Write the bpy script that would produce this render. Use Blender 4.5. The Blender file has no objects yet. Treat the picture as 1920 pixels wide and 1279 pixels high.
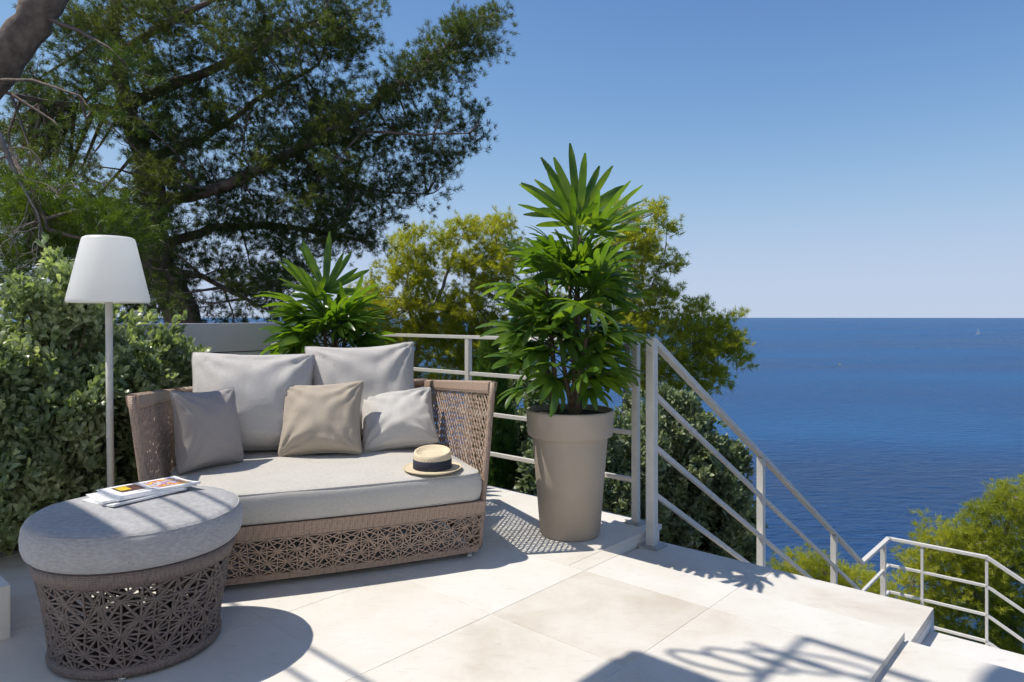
import bpy, bmesh, math, random
import numpy as np
from mathutils import Vector, Matrix, noise as mnoise

R = math.radians
random.seed(7)
rng = np.random.default_rng(11)
scene = bpy.context.scene
COL = scene.collection

# ------------------------------------------------------------------ camera
CAM_H = 1.2
cam_data = bpy.data.cameras.new("camera")
cam = bpy.data.objects.new("camera", cam_data)
COL.objects.link(cam)
cam.location = (0, 0, CAM_H)
cam.rotation_euler = (R(90), 0, 0)
cam_data.sensor_width = 36
cam_data.lens = 36 * 1300 / 1920
cam_data.shift_y = -45.5 / 1920
cam_data.clip_end = 80000
cam_data.clip_start = 0.05
scene.camera = cam

# ------------------------------------------------------------------ light
SHX, SHY = 0.59, -0.06                   # where a shadow falls, per metre of height
SUN_DIR = Vector((-SHX, -SHY, 1)).normalized()
elev = math.asin(SUN_DIR.z)
sun_data = bpy.data.lights.new("sun", 'SUN')
sun_data.energy = 2.8
sun_data.angle = R(0.55)
sun_data.color = (1.0, 0.94, 0.84)
sun = bpy.data.objects.new("sun", sun_data)
COL.objects.link(sun)
sun.location = SUN_DIR * 30
sun.rotation_euler = SUN_DIR.to_track_quat('Z', 'Y').to_euler()

world = bpy.data.worlds.new("World")
scene.world = world
world.use_nodes = True
wn = world.node_tree
wn.nodes.clear()
wo = wn.nodes.new('ShaderNodeOutputWorld')
bg = wn.nodes.new('ShaderNodeBackground')
sky = wn.nodes.new('ShaderNodeTexSky')
sky.sky_type = 'NISHITA'
sky.sun_disc = False
sky.sun_elevation = elev
sky.sun_rotation = math.atan2(SUN_DIR.x, SUN_DIR.y)
sky.altitude = 3000
sky.air_density = 1.0
sky.dust_density = 0.4
sky.ozone_density = 1.2
bg.inputs['Strength'].default_value = 0.13
# deepen the zenith and roll off the bright horizon, the same in every direction
def vmath(op, src, val):
    n = wn.nodes.new('ShaderNodeVectorMath'); n.operation = op
    wn.links.new(src, n.inputs[0])
    if isinstance(val, tuple): n.inputs[1].default_value = val
    else: wn.links.new(val, n.inputs[1])
    return n.outputs[0]


def chan(src, fn):
    sp = wn.nodes.new('ShaderNodeSeparateXYZ'); cb = wn.nodes.new('ShaderNodeCombineXYZ')
    wn.links.new(src, sp.inputs[0])
    for i in range(3):
        o = sp.outputs[i]
        for op, val in fn:
            m_ = wn.nodes.new('ShaderNodeMath'); m_.operation = op
            wn.links.new(o, m_.inputs[0]); m_.inputs[1].default_value = val; o = m_.outputs[0]
        wn.links.new(o, cb.inputs[i])
    return cb.outputs[0]


SKY_L = (2.2, 2.6, 3.4)
c0 = chan(sky.outputs[0], [('DIVIDE', 3.0), ('POWER', 1.5), ('MULTIPLY', 3.0)])
c1 = vmath('DIVIDE', c0, SKY_L)
c2 = chan(c1, [('POWER', 2.0), ('ADD', 1.0), ('POWER', -.5)])
c3 = vmath('MULTIPLY', c0, c2)
wn.links.new(c3, bg.inputs[0])
wn.links.new(bg.outputs[0], wo.inputs[0])

scene.view_settings.view_transform = 'Standard'
scene.view_settings.look = 'None'
scene.view_settings.gamma = 1
scene.view_settings.use_curve_mapping = False
scene.view_settings.exposure = 0.92
scene.cycles.max_bounces = 8
scene.cycles.diffuse_bounces = 6
scene.cycles.glossy_bounces = 2
scene.cycles.adaptive_threshold = 0.03
scene.cycles.transparent_max_bounces = 8

# ------------------------------------------------------------------ helpers
U = Vector((0.745, -0.667, 0)).normalized()    # the terrace grid: along the outer edge
V = Vector((-U.y, U.x, 0))                     # and outward over the sea
Z = Vector((0, 0, 1))


def uv(u, v, z=0.0):
    return U * u + V * v + Z * z


def at(px, py, d):
    """point at depth d metres along the view of picture point (px, py)"""
    return Vector(((px - 960) / 1300 * d, d, CAM_H - (py - 594) / 1300 * d))


def link(o, parent=None):
    COL.objects.link(o)
    if parent is not None:
        o.parent = parent
        o.matrix_parent_inverse = Matrix.Translation(-Vector(parent.location)) if parent.type == 'EMPTY' else Matrix()
    return o


def tag(o, label=None, cat=None, group=None, kind=None):
    if label: o['label'] = label
    if cat: o['category'] = cat
    if group: o['group'] = group
    if kind: o['kind'] = kind
    return o


def thing(name, loc, label, cat, group=None):
    o = bpy.data.objects.new(name, None)
    o.empty_display_size = 0.1
    o.location = loc
    COL.objects.link(o)
    return tag(o, label, cat, group)


def mesh_np(name, verts, faces, mat=None, smooth=False):
    """fast mesh from arrays; faces is (n,3) or (n,4)"""
    verts = np.asarray(verts, dtype=np.float32)
    faces = np.asarray(faces, dtype=np.int32)
    me = bpy.data.meshes.new(name)
    n, k = faces.shape
    me.vertices.add(len(verts))
    me.vertices.foreach_set('co', verts.ravel())
    me.loops.add(n * k)
    me.loops.foreach_set('vertex_index', faces.ravel())
    me.polygons.add(n)
    me.polygons.foreach_set('loop_start', np.arange(0, n * k, k, dtype=np.int32))
    me.polygons.foreach_set('loop_total', np.full(n, k, dtype=np.int32))
    if smooth:
        me.polygons.foreach_set('use_smooth', np.ones(n, dtype=bool))
    me.update(calc_edges=True)
    if mat: me.materials.append(mat)
    return me


def mobj(name, me, parent=None):
    return link(bpy.data.objects.new(name, me), parent)


class MB:
    """collects shapes, builds one mesh object"""
    def __init__(self):
        self.v = []; self.f = []; self.sm = []

    def add(self, verts, faces, smooth=False):
        b = len(self.v)
        self.v.extend([tuple(p) for p in verts])
        for f in faces:
            self.f.append([i + b for i in f]); self.sm.append(smooth)
        return self

    def box(self, c, ax, ay, az, bev=0.0):
        c = Vector(c)
        if bev <= 0:
            vs = [c + ax * x + ay * y + az * z for z in (-1, 1) for y in (-1, 1) for x in (-1, 1)]
            return self.add(vs, [(0, 2, 3, 1), (4, 5, 7, 6), (0, 1, 5, 4), (1, 3, 7, 5), (3, 2, 6, 7), (2, 0, 4, 6)])
        lx, ly, lz = ax.length, ay.length, az.length
        bm = bmesh.new()
        bmesh.ops.create_cube(bm, size=2)
        for v in bm.verts:
            v.co = Vector((v.co.x * lx, v.co.y * ly, v.co.z * lz))
        bmesh.ops.bevel(bm, geom=bm.edges[:], offset=min(bev, lx * .9, ly * .9, lz * .9), segments=2, affect='EDGES', profile=.7)
        nx, ny, nz = ax.normalized(), ay.normalized(), az.normalized()
        bm.verts.index_update()
        vs = [c + nx * v.co.x + ny * v.co.y + nz * v.co.z for v in bm.verts]
        fs = [[v.index for v in f.verts] for f in bm.faces]
        bm.free()
        return self.add(vs, fs)

    def bar(self, a, b, w, h, side=None, ext=0.0):
        """rectangular bar from a to b, w across, h tall"""
        a, b = Vector(a), Vector(b)
        d = (b - a).normalized()
        a, b = a - d * ext, b + d * ext
        up = Z if abs(d.z) < .95 else (side or U)
        s = d.cross(up).normalized()
        t = s.cross(d).normalized()
        return self.box((a + b) / 2, d * ((b - a).length / 2), s * (w / 2), t * (h / 2), bev=min(w, h) * .12)

    def tube(self, pts, rad, n=8, cap=True, smooth=True):
        pts = [Vector(p) for p in pts]
        if not hasattr(rad, '__len__'): rad = [rad] * len(pts)
        vs = []; fs = []
        ref = None
        for i, p in enumerate(pts):
            d = (pts[min(i + 1, len(pts) - 1)] - pts[max(i - 1, 0)]).normalized()
            if ref is None:
                ref = d.orthogonal().normalized()
            ref = (ref - d * ref.dot(d))
            if ref.length < 1e-6: ref = d.orthogonal()
            ref.normalize()
            o = d.cross(ref)
            for k in range(n):
                a = 2 * math.pi * k / n
                vs.append(p + (ref * math.cos(a) + o * math.sin(a)) * rad[i])
        for i in range(len(pts) - 1):
            for k in range(n):
                k2 = (k + 1) % n
                fs.append((i * n + k, i * n + k2, (i + 1) * n + k2, (i + 1) * n + k))
        if cap:
            fs.append(tuple(range(n - 1, -1, -1)))
            fs.append(tuple((len(pts) - 1) * n + k for k in range(n)))
        return self.add(vs, fs, smooth)

    def lathe(self, prof, c=(0, 0, 0), n=48, sx=1.0, sy=1.0, smooth=True):
        c = Vector(c)
        vs = []; fs = []
        for r, z in prof:
            for k in range(n):
                a = 2 * math.pi * k / n
                vs.append(c + Vector((r * sx * math.cos(a), r * sy * math.sin(a), z)))
        for i in range(len(prof) - 1):
            for k in range(n):
                k2 = (k + 1) % n
                fs.append((i * n + k, i * n + k2, (i + 1) * n + k2, (i + 1) * n + k))
        if prof[0][0] > 1e-5: fs.append(tuple(range(n - 1, -1, -1)))
        if prof[-1][0] > 1e-5: fs.append(tuple((len(prof) - 1) * n + k for k in range(n)))
        return self.add(vs, fs, smooth)

    def build(self, name, mat, parent=None):
        me = bpy.data.meshes.new(name)
        me.from_pydata(self.v, [], self.f)
        me.polygons.foreach_set('use_smooth', self.sm)
        me.update()
        if mat: me.materials.append(mat)
        return mobj(name, me, parent)


# ------------------------------------------------------------------ materials
def mat_new(name):
    m = bpy.data.materials.new(name)
    m.use_nodes = True
    nt = m.node_tree
    b = nt.nodes['Principled BSDF']
    return m, nt, b


def N(nt, t, **kw):
    n = nt.nodes.new(t)
    for k, v in kw.items():
        if k.startswith('i_'):
            n.inputs[k[2:].replace('_', ' ')].default_value = v
        else:
            setattr(n, k, v)
    return n


def ramp(nt, fac, stops):
    r = nt.nodes.new('ShaderNodeValToRGB')
    e = r.color_ramp.elements
    while len(e) < len(stops): e.new(0.5)
    for el, (p, c) in zip(e, stops):
        el.position = p; el.color = (*c, 1)
    nt.links.new(fac, r.inputs[0])
    return r.outputs[0]


def simple(name, col, rough=.5, var=.08, scale=6.0, bump=0.0, bscale=80.0, spec=.5, metallic=0.0, coords='Object'):
    m, nt, b = mat_new(name)
    tc = N(nt, 'ShaderNodeTexCoord')
    n = N(nt, 'ShaderNodeTexNoise', i_Scale=scale, i_Detail=6.0, i_Roughness=.6)
    nt.links.new(tc.outputs[coords], n.inputs['Vector'])
    lo = tuple(max(0, c * (1 - var)) for c in col); hi = tuple(min(1, c * (1 + var)) for c in col)
    nt.links.new(ramp(nt, n.outputs['Fac'], [(.3, lo), (.7, hi)]), b.inputs['Base Color'])
    b.inputs['Roughness'].default_value = rough
    b.inputs['Specular IOR Level'].default_value = spec
    b.inputs['Metallic'].default_value = metallic
    if bump:
        n2 = N(nt, 'ShaderNodeTexNoise', i_Scale=bscale, i_Detail=4.0)
        nt.links.new(tc.outputs[coords], n2.inputs['Vector'])
        bp = N(nt, 'ShaderNodeBump', i_Strength=bump, i_Distance=.01)
        nt.links.new(n2.outputs['Fac'], bp.inputs['Height'])
        nt.links.new(bp.outputs[0], b.inputs['Normal'])
    return m


def fabric(name, col, weave=420.0, rough=.9, mottle=.12, bump=.25):
    """woven cloth: two crossed thread waves, melange colour, soft creases"""
    m, nt, b = mat_new(name)
    tc = N(nt, 'ShaderNodeTexCoord')
    n = N(nt, 'ShaderNodeTexNoise', i_Scale=weave * .45, i_Detail=3.0)
    mp = N(nt, 'ShaderNodeMapping'); mp.inputs['Scale'].default_value = (.3, .3, 1.0)
    nt.links.new(tc.outputs['Object'], mp.inputs[0]); nt.links.new(mp.outputs[0], n.inputs['Vector'])
    n2 = N(nt, 'ShaderNodeTexNoise', i_Scale=5.0, i_Detail=5.0)
    nt.links.new(tc.outputs['Object'], n2.inputs['Vector'])
    mx = N(nt, 'ShaderNodeMath', operation='MULTIPLY_ADD'); mx.inputs[1].default_value = .7
    nt.links.new(n.outputs['Fac'], mx.inputs[0])
    mm = N(nt, 'ShaderNodeMath', operation='MULTIPLY'); mm.inputs[1].default_value = .3
    nt.links.new(n2.outputs['Fac'], mm.inputs[0]); nt.links.new(mm.outputs[0], mx.inputs[2])
    lo = tuple(c * (1 - mottle * 1.6) for c in col); hi = tuple(min(1, c * (1 + mottle * 1.4)) for c in col)
    nt.links.new(ramp(nt, mx.outputs[0], [(.3, lo), (.7, hi)]), b.inputs['Base Color'])
    b.inputs['Roughness'].default_value = rough
    b.inputs['Specular IOR Level'].default_value = .15
    b.inputs['Sheen Weight'].default_value = .15
    bp = N(nt, 'ShaderNodeBump', i_Strength=bump, i_Distance=.003)
    n3 = N(nt, 'ShaderNodeTexNoise', i_Scale=14.0, i_Detail=3.0, i_Distortion=.6)
    nt.links.new(tc.outputs['Object'], n3.inputs['Vector'])
    bp2 = N(nt, 'ShaderNodeBump', i_Strength=.18, i_Distance=.010)
    nt.links.new(n3.outputs['Fac'], bp2.inputs['Height'])
    nt.links.new(n.outputs['Fac'], bp.inputs['Height'])
    nt.links.new(bp2.outputs[0], bp.inputs['Normal'])
    nt.links.new(bp.outputs[0], b.inputs['Normal'])
    return m


def leafmat(name, cols, rough=.5, trans=.35, scale=2.5, tcol=None, spec=.4, fine=25.0):
    """leaf: reflects, and lets some light through"""
    m, nt, b = mat_new(name)
    geo = N(nt, 'ShaderNodeNewGeometry')
    n = N(nt, 'ShaderNodeTexNoise', i_Scale=scale, i_Detail=3.0)
    nt.links.new(geo.outputs['Position'], n.inputs['Vector'])
    n2 = N(nt, 'ShaderNodeTexNoise', i_Scale=fine, i_Detail=1.0)
    nt.links.new(geo.outputs['Position'], n2.inputs['Vector'])
    add = N(nt, 'ShaderNodeMath', operation='MULTIPLY_ADD'); add.inputs[1].default_value = .55
    nt.links.new(n2.outputs['Fac'], add.inputs[0])
    h = N(nt, 'ShaderNodeMath', operation='MULTIPLY'); h.inputs[1].default_value = .45
    nt.links.new(n.outputs['Fac'], h.inputs[0]); nt.links.new(h.outputs[0], add.inputs[2])
    st = [(.32 + .36 * i / (len(cols) - 1), c) for i, c in enumerate(cols)]
    c = ramp(nt, add.outputs[0], st)
    nt.links.new(c, b.inputs['Base Color'])
    b.inputs['Roughness'].default_value = rough
    b.inputs['Specular IOR Level'].default_value = spec
    tr = N(nt, 'ShaderNodeBsdfTranslucent')
    hs = N(nt, 'ShaderNodeMixRGB', blend_type='MULTIPLY'); hs.inputs[0].default_value = 1
    hs.inputs[2].default_value = (*(tcol or (1.7, 1.5, .5)), 1)
    nt.links.new(c, hs.inputs[1]); nt.links.new(hs.outputs[0], tr.inputs[0])
    mix = N(nt, 'ShaderNodeMixShader'); mix.inputs[0].default_value = trans
    out = nt.nodes['Material Output']
    nt.links.new(b.outputs[0], mix.inputs[1]); nt.links.new(tr.outputs[0], mix.inputs[2])
    nt.links.new(mix.outputs[0], out.inputs['Surface'])
    return m


def stone_mat():
    """honed limestone slab, each slab with its own tone"""
    m, nt, b = mat_new('limestone')
    geo = N(nt, 'ShaderNodeNewGeometry'); oi = N(nt, 'ShaderNodeObjectInfo')
    n = N(nt, 'ShaderNodeTexNoise', i_Scale=2.2, i_Detail=8.0, i_Roughness=.65, i_Distortion=.4)
    nt.links.new(geo.outputs['Position'], n.inputs['Vector'])
    a = N(nt, 'ShaderNodeMath', operation='MULTIPLY_ADD'); a.inputs[1].default_value = .5
    sc_ = N(nt, 'ShaderNodeSeparateColor'); nt.links.new(oi.outputs['Color'], sc_.inputs[0])
    nt.links.new(sc_.outputs[0], a.inputs[0])
    h = N(nt, 'ShaderNodeMath', operation='MULTIPLY_ADD'); h.inputs[1].default_value = 1.7; h.inputs[2].default_value = -.58
    nt.links.new(n.outputs['Fac'], h.inputs[0]); nt.links.new(h.outputs[0], a.inputs[2])
    base = ramp(nt, a.outputs[0], [(.05, (.50, .445, .375)), (.42, (.60, .565, .505)), (.85, (.65, .63, .59))])
    # fossil flecks and pinholes
    v = N(nt, 'ShaderNodeTexNoise', i_Scale=26.0, i_Detail=5.0, i_Roughness=.7)
    mp = N(nt, 'ShaderNodeMapping'); mp.inputs['Rotation'].default_value = (0, 0, R(-42)); mp.inputs['Scale'].default_value = (.45, 1.4, 1)
    nt.links.new(geo.outputs['Position'], mp.inputs[0]); nt.links.new(mp.outputs[0], v.inputs['Vector'])
    fl = ramp(nt, v.outputs['Fac'], [(.30, (.86, .84, .82)), (.45, (1, 1, 1)), (.62, (1, 1, 1)), (.72, (1.0, 1.0, 1.0))])
    mu = N(nt, 'ShaderNodeMixRGB', blend_type='MULTIPLY'); mu.inputs[0].default_value = .7
    nt.links.new(base, mu.inputs[1]); nt.links.new(fl, mu.inputs[2])
    vo = N(nt, 'ShaderNodeTexVoronoi', i_Scale=34.0)
    nt.links.new(geo.outputs['Position'], vo.inputs['Vector'])
    dk = ramp(nt, vo.outputs['Distance'], [(.035, (.55, .47, .38)), (.075, (1, 1, 1))])
    mu2 = N(nt, 'ShaderNodeMixRGB', blend_type='MULTIPLY'); mu2.inputs[0].default_value = .55
    nt.links.new(mu.outputs[0], mu2.inputs[1]); nt.links.new(dk, mu2.inputs[2])
    nt.links.new(mu2.outputs[0], b.inputs['Base Color'])
    b.inputs['Roughness'].default_value = .62
    b.inputs['Specular IOR Level'].default_value = .3
    bp = N(nt, 'ShaderNodeBump', i_Strength=.12, i_Distance=.004)
    nt.links.new(v.outputs['Fac'], bp.inputs['Height']); nt.links.new(bp.outputs[0], b.inputs['Normal'])
    return m


def weave_mat(name, col, sx=95.0, sz=130.0):
    """tight basket weave: alternating over and under strands as fine relief"""
    m, nt, b = mat_new(name)
    tc = N(nt, 'ShaderNodeTexCoord')
    mp = N(nt, 'ShaderNodeMapping'); mp.inputs['Scale'].default_value = (sx, sx, sz)
    nt.links.new(tc.outputs['Object'], mp.inputs[0])
    br = N(nt, 'ShaderNodeTexVoronoi', i_Scale=1.0, i_Randomness=.25)
    nt.links.new(mp.outputs[0], br.inputs['Vector'])
    c = ramp(nt, br.outputs['Distance'], [(.1, tuple(x * 1.2 for x in col)), (.55, col), (.8, tuple(x * .45 for x in col))])
    nt.links.new(c, b.inputs['Base Color'])
    b.inputs['Roughness'].default_value = .55
    bp = N(nt, 'ShaderNodeBump', i_Strength=.8, i_Distance=.004); bp.invert = True
    nt.links.new(br.outputs['Distance'], bp.inputs['Height']); nt.links.new(bp.outputs[0], b.inputs['Normal'])
    return m


def sea_mat():
    m, nt, b = mat_new('sea_water')
    geo = N(nt, 'ShaderNodeNewGeometry')
    mp = N(nt, 'ShaderNodeMapping'); mp.inputs['Scale'].default_value = (.0012, .0035, 1)
    nt.links.new(geo.outputs['Position'], mp.inputs[0])
    n = N(nt, 'ShaderNodeTexNoise', i_Scale=1.0, i_Detail=9.0, i_Roughness=.62, i_Distortion=.8)
    nt.links.new(mp.outputs[0], n.inputs['Vector'])
    c = ramp(nt, n.outputs['Fac'], [(.36, (.004, .043, .135)), (.5, (.008, .062, .18)), (.64, (.017, .096, .24))])
    nt.links.new(c, b.inputs['Base Color'])
    b.inputs['Specular IOR Level'].default_value = .13
    rr = N(nt, 'ShaderNodeMapRange'); rr.inputs[1].default_value = .3; rr.inputs[2].default_value = .7
    rr.inputs[3].default_value = .24; rr.inputs[4].default_value = .38
    nt.links.new(n.outputs['Fac'], rr.inputs[0]); nt.links.new(rr.outputs[0], b.inputs['Roughness'])
    w1 = N(nt, 'ShaderNodeTexNoise', i_Scale=.35, i_Detail=7.0, i_Roughness=.6, i_Distortion=.5)
    m2 = N(nt, 'ShaderNodeMapping'); m2.inputs['Scale'].default_value = (.42, 1, 1); m2.inputs['Rotation'].default_value = (0, 0, R(16))
    nt.links.new(geo.outputs['Position'], m2.inputs[0]); nt.links.new(m2.outputs[0], w1.inputs['Vector'])
    bp = N(nt, 'ShaderNodeBump', i_Strength=1.0, i_Distance=2.4)
    nt.links.new(w1.outputs['Fac'], bp.inputs['Height']); nt.links.new(bp.outputs[0], b.inputs['Normal'])
    return m


M = {}
M['stone'] = stone_mat()
M['mortar'] = simple('mortar', (.76, .73, .67), .9, .06, 20, .2)
M['metal'] = simple('painted_railing', (.60, .575, .525), .45, .06, 14, .02, 160)
M['steel'] = simple('steel_plate', (.45, .44, .42), .35, .1, 20, metallic=.6)
M['white_render'] = simple('white_render', (.66, .65, .63), .85, .05, 5, .15, 140)
M['white_wall'] = simple('white_wall', (.84, .82, .78), .85, .03, 5, .15, 140)
M['grey_board'] = simple('grey_painted_board', (.56, .555, .58), .6, .05, 4, .1, 50)
M['groove'] = simple('groove', (.12, .12, .13), .9)
M['pot'] = simple('taupe_planter', (.385, .32, .25), .55, .09, 2.5, .06, 120)
M['soil'] = simple('soil', (.035, .022, .014), .95, .5, 30, .8, 60)
M['seat'] = fabric('seat_fabric', (.48, .455, .415), 520, mottle=.08)
M['ottoman'] = fabric('ottoman_fabric', (.36, .355, .36), 420, mottle=.14)
M['pillow_grey'] = fabric('pillow_light_grey', (.50, .475, .45), 520, mottle=.06)
M['pillow_taupe'] = fabric('pillow_taupe', (.40, .345, .28), 700, mottle=.05)
M['pillow_brown'] = fabric('pillow_brown', (.345, .312, .295), 700, mottle=.05)
M['pillow_pale'] = fabric('pillow_pale', (.49, .47, .445), 700, mottle=.05)
M['wicker'] = simple('wicker_strand', (.33, .235, .175), .5, .22, 40, .2, 200)
M['wicker_dark'] = simple('wicker_strand_dark', (.15, .115, .10), .5, .22, 40, .2, 200)
M['weave'] = weave_mat('wicker_weave', (.33, .235, .175))
M['weave_dark'] = weave_mat('wicker_weave_dark', (.165, .125, .108))
M['deck'] = simple('under_seat', (.05, .04, .035), .9)
M['bottom_plate'] = simple('bottom_plate', (.25, .22, .2), .7)
M['lamp_white'] = None
M['straw'] = weave_mat('hat_straw', (.74, .62, .42), 260, 260)
M['navy'] = simple('hat_band', (.018, .02, .04), .75, .1, 40)
M['paper'] = simple('paper', (.78, .78, .78), .5, .05, 10)
M['bark'] = simple('pine_bark', (.16, .12, .095), .95, .5, 9, 1.0, 22)
M['twig'] = simple('grey_twig', (.24, .205, .18), .95, .3, 12)
M['needle'] = leafmat('pine_needles', [(.032, .056, .022), (.066, .096, .030), (.165, .185, .045)], .5, .45, .9, (1.5, 1.5, .5))
M['needle_yellow'] = leafmat('pine_needles_yellow', [(.20, .25, .034), (.355, .395, .05), (.56, .565, .075)], .5, .55, 1.1, (1.4, 1.3, .4))  # brighter, yellower needle colours for the pines beyond the railing
M['needle_near'] = leafmat('pine_needles_near', [(.045, .085, .015), (.085, .14, .018), (.14, .20, .025)], .5, .4, 1.1, (1.5, 1.5, .4))
M['cypress'] = leafmat('cypress_needles', [(.035, .085, .018), (.065, .14, .026), (.11, .19, .035)], .6, .35, 3)
M['shrub'] = leafmat('shrub_leaf', [(.10, .15, .075), (.27, .33, .185), (.62, .66, .47)], .30, .42, 3, (1.2, 1.3, .5), .5)
M['bush'] = leafmat('bush_leaf', [(.09, .13, .065), (.19, .235, .125), (.36, .40, .23)], .40, .35, 2, (1.1, 1.2, .6), .5)
M['palm'] = leafmat('palm_leaf', [(.042, .10, .018), (.082, .16, .028), (.16, .24, .042)], .27, .45, 2.2, (2.0, 1.9, .35), .5, 9)
M['cane'] = simple('cane', (.12, .085, .05), .85, .4, 40, .5, 90)
M['rock'] = simple('hillside', (.13, .115, .08), .95, .55, .5, .8, 3, coords='Object')
M['sea'] = sea_mat()
M['wake'] = simple('wake_foam', (.03, .115, .255), .5, .6, .08)
M['hull'] = simple('hull_white', (.8, .8, .8), .4)
M['yellow'] = simple('buoy_yellow', (.75, .5, .05), .5)

m, nt, b = mat_new('lamp_polythene')
b.inputs['Base Color'].default_value = (.93, .93, .91, 1); b.inputs['Roughness'].default_value = .35
tr = N(nt, 'ShaderNodeBsdfTranslucent'); tr.inputs[0].default_value = (.96, .96, .94, 1)
mx = N(nt, 'ShaderNodeMixShader'); mx.inputs[0].default_value = .55
nt.links.new(b.outputs[0], mx.inputs[1]); nt.links.new(tr.outputs[0], mx.inputs[2])
nt.links.new(mx.outputs[0], nt.nodes['Material Output'].inputs['Surface'])
M['lamp_white'] = m

m, nt, b = mat_new('cover_photo')       # printed picture on the magazine cover
tc = N(nt, 'ShaderNodeTexCoord')
vo = N(nt, 'ShaderNodeTexNoise', i_Scale=19.0, i_Detail=3.0, i_Distortion=1.2)
nt.links.new(tc.outputs['Object'], vo.inputs['Vector'])
c = ramp(nt, vo.outputs['Fac'], [(.30, (.10, .05, .04)), (.40, (.75, .15, .03)), (.47, (.85, .6, .04)), (.53, (.22, .10, .55)), (.60, (.75, .7, .66)), (.72, (.25, .2, .15))])
nt.links.new(c, b.inputs['Base Color']); b.inputs['Roughness'].default_value = .3
M['print'] = m
M['print_yellow'] = simple('print_yellow', (.78, .55, .05), .3, .3, 50)
M['print_dark'] = simple('print_dark', (.12, .06, .05), .3, .5, 60)
M['print_grey'] = simple('print_grey', (.42, .40, .42), .3, .1, 60)

# ------------------------------------------------------------------ sea and hillside
sea_v = []; sea_f = []
nr, na = 26, 72
rad = [0] + [30 * (30000 / 30) ** (i / (nr - 1)) for i in range(nr)]
SEA = -40.0
vs = [(0, 0, SEA)]
for r_ in rad[1:]:
    for k in range(na):
        a = 2 * math.pi * k / na
        vs.append((r_ * math.cos(a), r_ * math.sin(a), SEA))
fs = [(0, 1 + k, 1 + (k + 1) % na) for k in range(na)]
for i in range(nr - 1):
    for k in range(na):
        a0 = 1 + i * na + k; a1 = 1 + i * na + (k + 1) % na
        fs.append((a0, a0 + na, a1 + na)); fs.append((a0, a1 + na, a1))
me = mesh_np('sea', vs, fs, M['sea'])
tag(mobj('sea', me), kind='structure')


def sstep(a, b, x):
    t = np.clip((x - a) / (b - a), 0, 1)
    return t * t * (3 - 2 * t)


def ground(x, y):
    x = np.asarray(x, float); y = np.asarray(y, float)
    u = x * U.x + y * U.y; v = x * V.x + y * V.y
    s = np.maximum(v - 3.3, 0)
    left = 1 - sstep(-9, -5.2, u)
    steep = -2.6 - 1.05 * s
    gentle = -.35 - .30 * s - .02 * s * s
    z = steep * (1 - left) + gentle * left
    z = z + .25 * np.sin(x * 1.3 + y * .7) * np.cos(y * 1.1 - x * .4) * np.minimum(s / 3, 1)
    return np.maximum(z, -46)


gx, gy = np.meshgrid(np.arange(-60, 60.1, 1.0), np.arange(-16, 70.1, 1.0))
gz = ground(gx, gy)
nx_, ny_ = gx.shape[1], gx.shape[0]
idx = np.arange(nx_ * ny_).reshape(ny_, nx_)
fq = np.stack([idx[:-1, :-1], idx[:-1, 1:], idx[1:, 1:], idx[1:, :-1]], -1).reshape(-1, 4)
me = mesh_np('hillside', np.stack([gx, gy, gz], -1).reshape(-1, 3), fq, M['rock'], True)
tag(mobj('hillside', me), kind='structure')

# ------------------------------------------------------------------ terrace
VE, VJ, UB, UR = 3.57, 2.965, -2.03, -0.645
VT, ZT = 3.475, -.07     # outer edge, stair head, stair side, right edge
UL, VF = -4.18, -3.2


def slab(mb, u0, u1, v0, v1, z0, z1, bev=0.0):
    return mb.box(uv((u0 + u1) / 2, (v0 + v1) / 2, (z0 + z1) / 2), U * ((u1 - u0) / 2), V * ((v1 - v0) / 2), Z * ((z1 - z0) / 2), bev)


mb = MB()
slab(mb, UL - .04, UB - .012, VF, VE - .012, -2.6, -.0016)
slab(mb, UB - .012, UR - .012, VF, VJ - .012, -2.6, -.0017)
slab(mb, UR - .012, 4.0, VF, VJ - .012, -2.6, -.0316)
floor = tag(mb.build('floor', M['mortar']), kind='structure')

tile_cache = {}


def tile(u0, u1, v0, v1, ztop=0.0, th=.03, gap=.0014, name='tile', parent=floor):
    key = (round(u1 - u0, 3), round(v1 - v0, 3), th)
    if key not in tile_cache:
        t = MB()
        t.box((0, 0, -th / 2), U * ((u1 - u0) / 2 - gap), V * ((v1 - v0) / 2 - gap), Z * (th / 2), bev=.0012)
        me = bpy.data.meshes.new('tile')
        me.from_pydata(t.v, [], t.f); me.update(); me.materials.append(M['stone'])
        tile_cache[key] = me
    o = bpy.data.objects.new(name, tile_cache[key])
    o.location = uv((u0 + u1) / 2, (v0 + v1) / 2, ztop)
    o.rotation_euler = (random.uniform(-.0006, .0006), random.uniform(-.0006, .0006), 0)
    uc, vc = (u0 + u1) / 2, (v0 + v1) / 2
    tone = random.uniform(.42, 1.0)
    if abs(uc + 1.615) < .1 and abs(vc - 2.35) < .1: tone = .08      # the one beige slab
    if name == 'tread': tone = .35
    o.color = (tone, tone, tone, 1)
    COL.objects.link(o); o.parent = parent
    return o


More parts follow.
